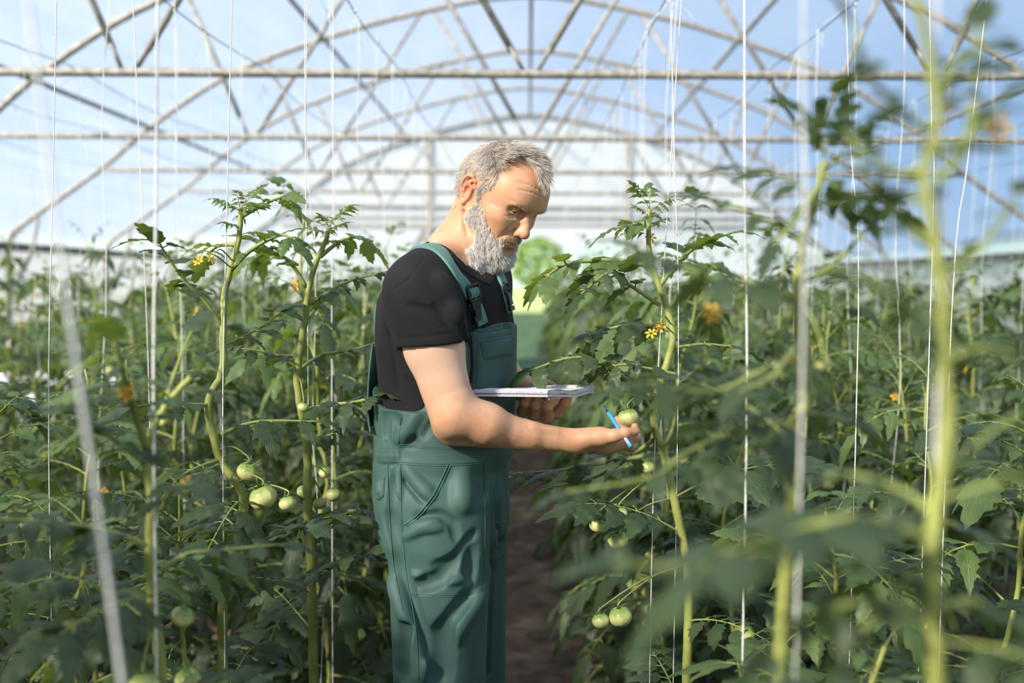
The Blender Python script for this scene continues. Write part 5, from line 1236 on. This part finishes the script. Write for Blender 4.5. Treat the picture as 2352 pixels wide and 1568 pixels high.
# ---- ordinary plants of the rows
def filler_parts(seed, H_, n, detail):
    """meshes of one plant standing at the origin: stem, foliage, fruit, flowers"""
    rd = random.Random(seed); pts = [Vector((0, 0, -.02))]; q = Vector((0, 0, 0))
    k = 9
    for i in range(1, k + 1): q = Vector((q.x + rd.uniform(-.035, .035) - q.x * .2, q.y + rd.uniform(-.035, .035) - q.y * .2, H_ * i / k)); pts.append(q.copy())
    sp = spline3(pts, 3); N = len(sp); m = MB(); m.tube(sp, [.0085 * (1.1 - .75 * i / N) for i in range(N)], 7)
    out = {'stem': (m.mesh('stem'), M_STEM)}
    fo = LB()
    for i in range(n):
        t = .08 + .86 * (i + rd.random() * .6) / n; p = sp[min(int(t * N), N - 1)]; a = i * 2.4 + rd.uniform(-.5, .5)
        L = (.36 - .16 * t) * rd.uniform(.8, 1.15)
        compound(fo, p, Vector((math.cos(a), math.sin(a), rd.uniform(.0, .45) + .3 * t)), L, rd, detail, rd.uniform(.4, 1.1), mi_l=2 if (t > .66 and rd.random() < .65) else 0)
    for i in range(6):
        a = i * 2.4; compound(fo, sp[-1 - i], Vector((math.cos(a), math.sin(a), 1.2 - i * .12)), rd.uniform(.07, .13), rd, detail, .4, mi_l=2)
    fr = []
    for i in range(rd.choice((2, 3, 4, 5))):
        a = rd.uniform(0, 6.3); p = sp[int(N * rd.uniform(.25, .66))] + Vector((math.cos(a), math.sin(a), -.03)) * rd.uniform(.05, .10); fr.append((p, rd.uniform(.014, .027), rd.randrange(4), rd.uniform(0, 6)))
    fl = [(sp[int(N * rd.uniform(.60, .93))] + Vector((rd.uniform(-.09, .09), rd.uniform(-.09, .09), rd.uniform(-.02, .03))), rd.uniform(0, 6)) for _ in range(rd.choice((0, 1, 1, 2)))]
    for p, *_ in fr: q = sp[min(range(N), key=lambda j: (sp[j] - p - Vector((0, 0, .06))).length)]; fo.tube(spline3([q, q.lerp(p, .6) + Vector((0, 0, .03)), p + Vector((0, 0, .01))], 3), .0016, 4, cap=False, mi=1)
    for p, *_ in fl: q = sp[min(range(N), key=lambda j: (sp[j] - p).length)]; fo.tube([q, q.lerp(p, .6) + Vector((0, 0, .015)), p], .0013, 4, cap=False, mi=1)
    out['foliage'] = (fo.mesh('foliage'), [M_LEAF, M_STEM2, M_LEAFY])
    for me_, mt in out.values():
        for x in (mt if isinstance(mt, list) else [mt]): me_.materials.append(x)
        me_.polygons.foreach_set('use_smooth', [True] * len(me_.polygons))
    return out, fr, fl
PROT = {1: [filler_parts(500 + i, 1.0, 22, 1) for i in range(5)], 0: [filler_parts(520 + i, 1.0, 20, 0) for i in range(4)]}
def place_plant(x, y, h, seed, label, group, detail):
    rd = random.Random(seed); parts, fr, fl = PROT[detail][seed % len(PROT[detail])]
    root = empty('tomato_plant', (x, y, 0), rd.uniform(0, 6.28)); root.scale = (rd.uniform(.9, 1.12), rd.uniform(.9, 1.12), h); tag(root, label, 'plant', group)
    for nm, (me_, mt) in parts.items():
        o = bpy.data.objects.new(nm, me_); COL.objects.link(o); o.parent = root
    for p, r, k, a in (fr if detail else fr[:2]):
        o = bpy.data.objects.new('fruit', TOMS[k]); COL.objects.link(o); o.parent = root; o.location = p; o.scale = (r, r, r / h); o.rotation_euler = (0, 0, a)
        if detail: c = bpy.data.objects.new('calyx', CALYX); COL.objects.link(c); c.parent = o
    for p, a in (fl if detail else fl[:1]):
        o = bpy.data.objects.new('flower', FLOWER); COL.objects.link(o); o.parent = root; o.location = p; o.rotation_euler = (1.2, 0, a); o.scale = (.9, .9, .9 / h)
    return root
ROWS = [(-.60, 'first row left of the path', 'L'), (-1.21, 'second row left of the path', 'L'), (-2.07, 'third row left of the path', 'L'), (-2.77, 'fourth row left of the path', 'L'), (-3.65, 'leftmost row beside the side wall', 'L'),
        (.44, 'first row right of the path', 'R'), (1.06, 'second row right of the path', 'R'), (1.95, 'third row right of the path', 'R'), (2.85, 'fourth row right of the path', 'R'), (3.65, 'rightmost row beside the side wall', 'R')]
rd = random.Random(77); M_TWINE = simple('white_twine', (0.80, 0.79, 0.77), 0.7, var=.15, scale=200); M_GTW = simple('pale_green_twine', (0.45, 0.72, 0.60), 0.7); M_WIREM = simple('dull_wire', (0.10, 0.11, 0.11), 0.5, .5)
WIRE_Z = 2.43
def wire_z(y): return WIRE_Z - .035 * abs(math.sin(PI * (y - .5) / 2.0))
def string_mesh(seed, r=.0013):
    r_ = random.Random(seed); m = MB(); dx, dy = r_.uniform(-.06, .06), r_.uniform(-.08, .08); n = 14
    m.tube([(dx * (1 - i / n) + .01 * math.sin(i * 1.1 + seed), dy * (1 - i / n) + .008 * math.cos(i * 1.4 + seed), 2.42 - 2.40 * (1 - i / n)) for i in range(n + 1)][::-1], r, 5)
    for k in range(r_.choice((1, 2, 3))):
        p = Vector((0, 0, 2.42)); pts = [p]; d = Vector((r_.uniform(-1, 1), r_.uniform(-1, 1), r_.uniform(-1.2, .2))).normalized()
        for i in range(5): d = (d + Vector((r_.uniform(-.5, .5), r_.uniform(-.5, .5), -.25))).normalized(); pts.append(pts[-1] + d * r_.uniform(.015, .035))
        m.tube(pts, r * .8, 4, mi=r_.choice((0, 1)))
    m.tube([(-.004, 0, 2.42), (.004, 0, 2.425)], .005, 6)
    me_ = m.mesh('support_string'); me_.materials.append(M_TWINE); me_.materials.append(M_GTW); me_.polygons.foreach_set('use_smooth', [True] * len(me_.polygons)); return me_
STR = [string_mesh(i) for i in range(8)]
def place_string(x, y, seed, label, group):
    o = bpy.data.objects.new('support_string', STR[seed % 8]); COL.objects.link(o); o.location = (x, y, 0); o.rotation_euler = (0, 0, random.Random(seed).uniform(0, 6.28)); o.scale = (1, 1, (wire_z(y)) / 2.42)
    tag(o, label, 'string', group)
_o = 'nearest second third fourth fifth sixth seventh eighth ninth tenth eleventh twelfth thirteenth fourteenth fifteenth sixteenth seventeenth eighteenth nineteenth twentieth'.split()
ORD = _o + ['twenty-' + a for a in 'first second third fourth fifth sixth seventh eighth ninth'.split()] + ['thirtieth'] + ['thirty-' + a for a in 'first second third fourth fifth sixth'.split()]
def seg(y): return 'near the viewpoint' if y < 3 else 'in its nearer half' if y < 7 else 'in its far half'
n_pl = 0
for ri, (x0, nm, sd_) in enumerate(ROWS):
    m = MB(); m.tube([(x0 + .006 * math.sin(y_ * 3), y_, wire_z(y_) if True else 0) for y_ in np.arange(-1.5, 14.5, .2)], .0022, 5)
    tag(m.build('support_wire', M_WIREM), 'thin overhead wire above the %s' % nm, 'wire')
    vis = abs(x0) / .56; y = max(.9, vis - .15) + rd.uniform(0, .2); kk = -1
    while y < 13.9:
        px = 1213 + x0 / y * 2287
        ok = True
        if ri == 0 and 1.9 < y < 2.35: ok = False
        if ri == 5 and (1.95 < y < 2.3): ok = False
        x = x0 + rd.uniform(-.04, .04)
        h = rd.choice((1.30, 1.38, 1.42, 1.46, 1.50, 1.56, 1.62)) + rd.uniform(-.04, .04)
        if ri in (0, 5): h = min(h, .98 if y < 1.5 else 1.08 if y < 2.6 else 1.62)
        if ri in (1, 6) and y < 3.2: h = min(h, 1.24)
        if ri == 0 and y < 2.6: x -= .06
        if ri == 5 and y < 2.6: x += .10
        if ok:
            n_pl += 1; kk += 1; how = 'tall' if h > 1.5 else 'low' if h < 1.3 else 'leafy'
            place_plant(x, y, h, 1000 + n_pl * 7 + ri, '%s tomato plant, %s from the near end of the %s' % (how, ORD[kk], nm) if kk else '%s tomato plant, nearest one of the %s' % (how, nm), 'tomato plants, %s' % nm, 1 if y < 4.6 else 0)
            if y > 2.6: place_string(x0 + rd.uniform(-.015, .015), y + rd.uniform(-.08, .08), n_pl, 'white string over the %s plant of the %s' % (ORD[kk], nm), 'support strings, %s' % nm)
        y += rd.uniform(.36, .44) if abs(x0) < 2 else rd.uniform(.42, .52)
for i in range(64):                                          # unseen plants added beside and behind the viewpoint to shade the lower leaves
    x, nm = ((-1.21, ROWS[1][1]), (-2.07, ROWS[2][1]), (-.72, ROWS[0][1]), (-2.77, ROWS[3][1]))[i % 4]; y = -2.4 + .27 * (i // 4) + rd.uniform(-.05, .05)
    if y > abs(x) / .56 - .3: continue
    place_plant(x, y, rd.uniform(1.50, 1.74), 3000 + i, 'unseen tomato plant added for shade, %s back in the %s' % (ORD[i // 4], nm), 'tomato plants, %s' % nm, 0)
# strings traced one by one near the viewpoint
def hero_string(label, d, pts, r=.0015, flat=1.0):
    r *= .8
    P = [W(x, y, d) for x, y in pts]; top = P[0].copy(); dirv = (P[0] - P[1]); top = P[0] + dirv * max(0, (2.42 - P[0].z) / max(dirv.z, .05)); bot = P[-1].copy(); bot.z = .02
    Q = spline3([top] + P + ([bot] if P[-1].z > .1 and pts[-1][1] < 1500 else []), 4); m = MB(); m.tube(Q, r, 8, flat=flat)
    for k in range(2):
        m.tube([top, top + Vector((.02 * (k * 2 - 1), .01, -.03)), top + Vector((.035 * (k * 2 - 1), 0, -.07))], r * .7, 5)
    o = m.build('support_string', M_TWINE); tag(o, label, 'string', 'support strings near the viewpoint')
hero_string('thin sharp white string at the far left, straight and almost vertical', 1.95, [(130, 0), (122, 400), (112, 1050)], .0014)
hero_string('white string leaning right as it drops, left of the thick twine', 2.5, [(305, 0), (325, 450), (345, 1000)], .0016)
hero_string('thick white twine running down beside the blurred near plant', 1.32, [(362, 0), (358, 500), (354, 1100)], .0024)
hero_string('white string just right of the thick twine', 3.0, [(402, 30), (408, 450), (420, 900)], .0018)
hero_string('white string wound past the zigzag tomato plant', 2.0, [(533, 0), (522, 450), (512, 900), (515, 1380)], .0016)
hero_string('white string over the forked plant by the man\'s back', 2.22, [(700, 0), (703, 500), (708, 900)], .0015)
hero_string('white string two strings left of the man', 2.6, [(765, 0), (765, 450), (762, 800)], .0017)
hero_string('broad blurred pale twine slanting across the left foreground', .74, [(58, -60), (108, 350), (162, 750), (222, 1150), (290, 1640)], .0024)
hero_string('left of the two crossing strings over the reaching hand\'s plant', 2.1, [(1540, 0), (1550, 400), (1558, 860)], .0013)
hero_string('right-leaning one of the two crossing strings over the held plant', 2.12, [(1565, 0), (1545, 300), (1525, 620), (1500, 1150)], .0013)
hero_string('white string right of the crossing pair, reaching low into the leaves', 1.55, [(1710, 0), (1711, 500), (1714, 1080)], .0019)
hero_string('thick blurred twine above the right foreground plants', .85, [(1845, -20), (1845, 300), (1842, 900)], .0015)
hero_string('white string behind the blurred right plants, bending right', 2.2, [(1943, 0), (1955, 350), (1972, 720)], .0016)
hero_string('white string close to the tallest blurred stem', 2.0, [(2135, 0), (2140, 300), (2142, 560)], .0016)
hero_string('slanting string at the right edge, falling to the left', 2.0, [(2262, 40), (2222, 380), (2185, 740)], .0017)
hero_string('pale twine wound round the nearest right stem', .72, [(2150, -60), (2160, 500), (2150, 1000), (2135, 1568)], .0018)
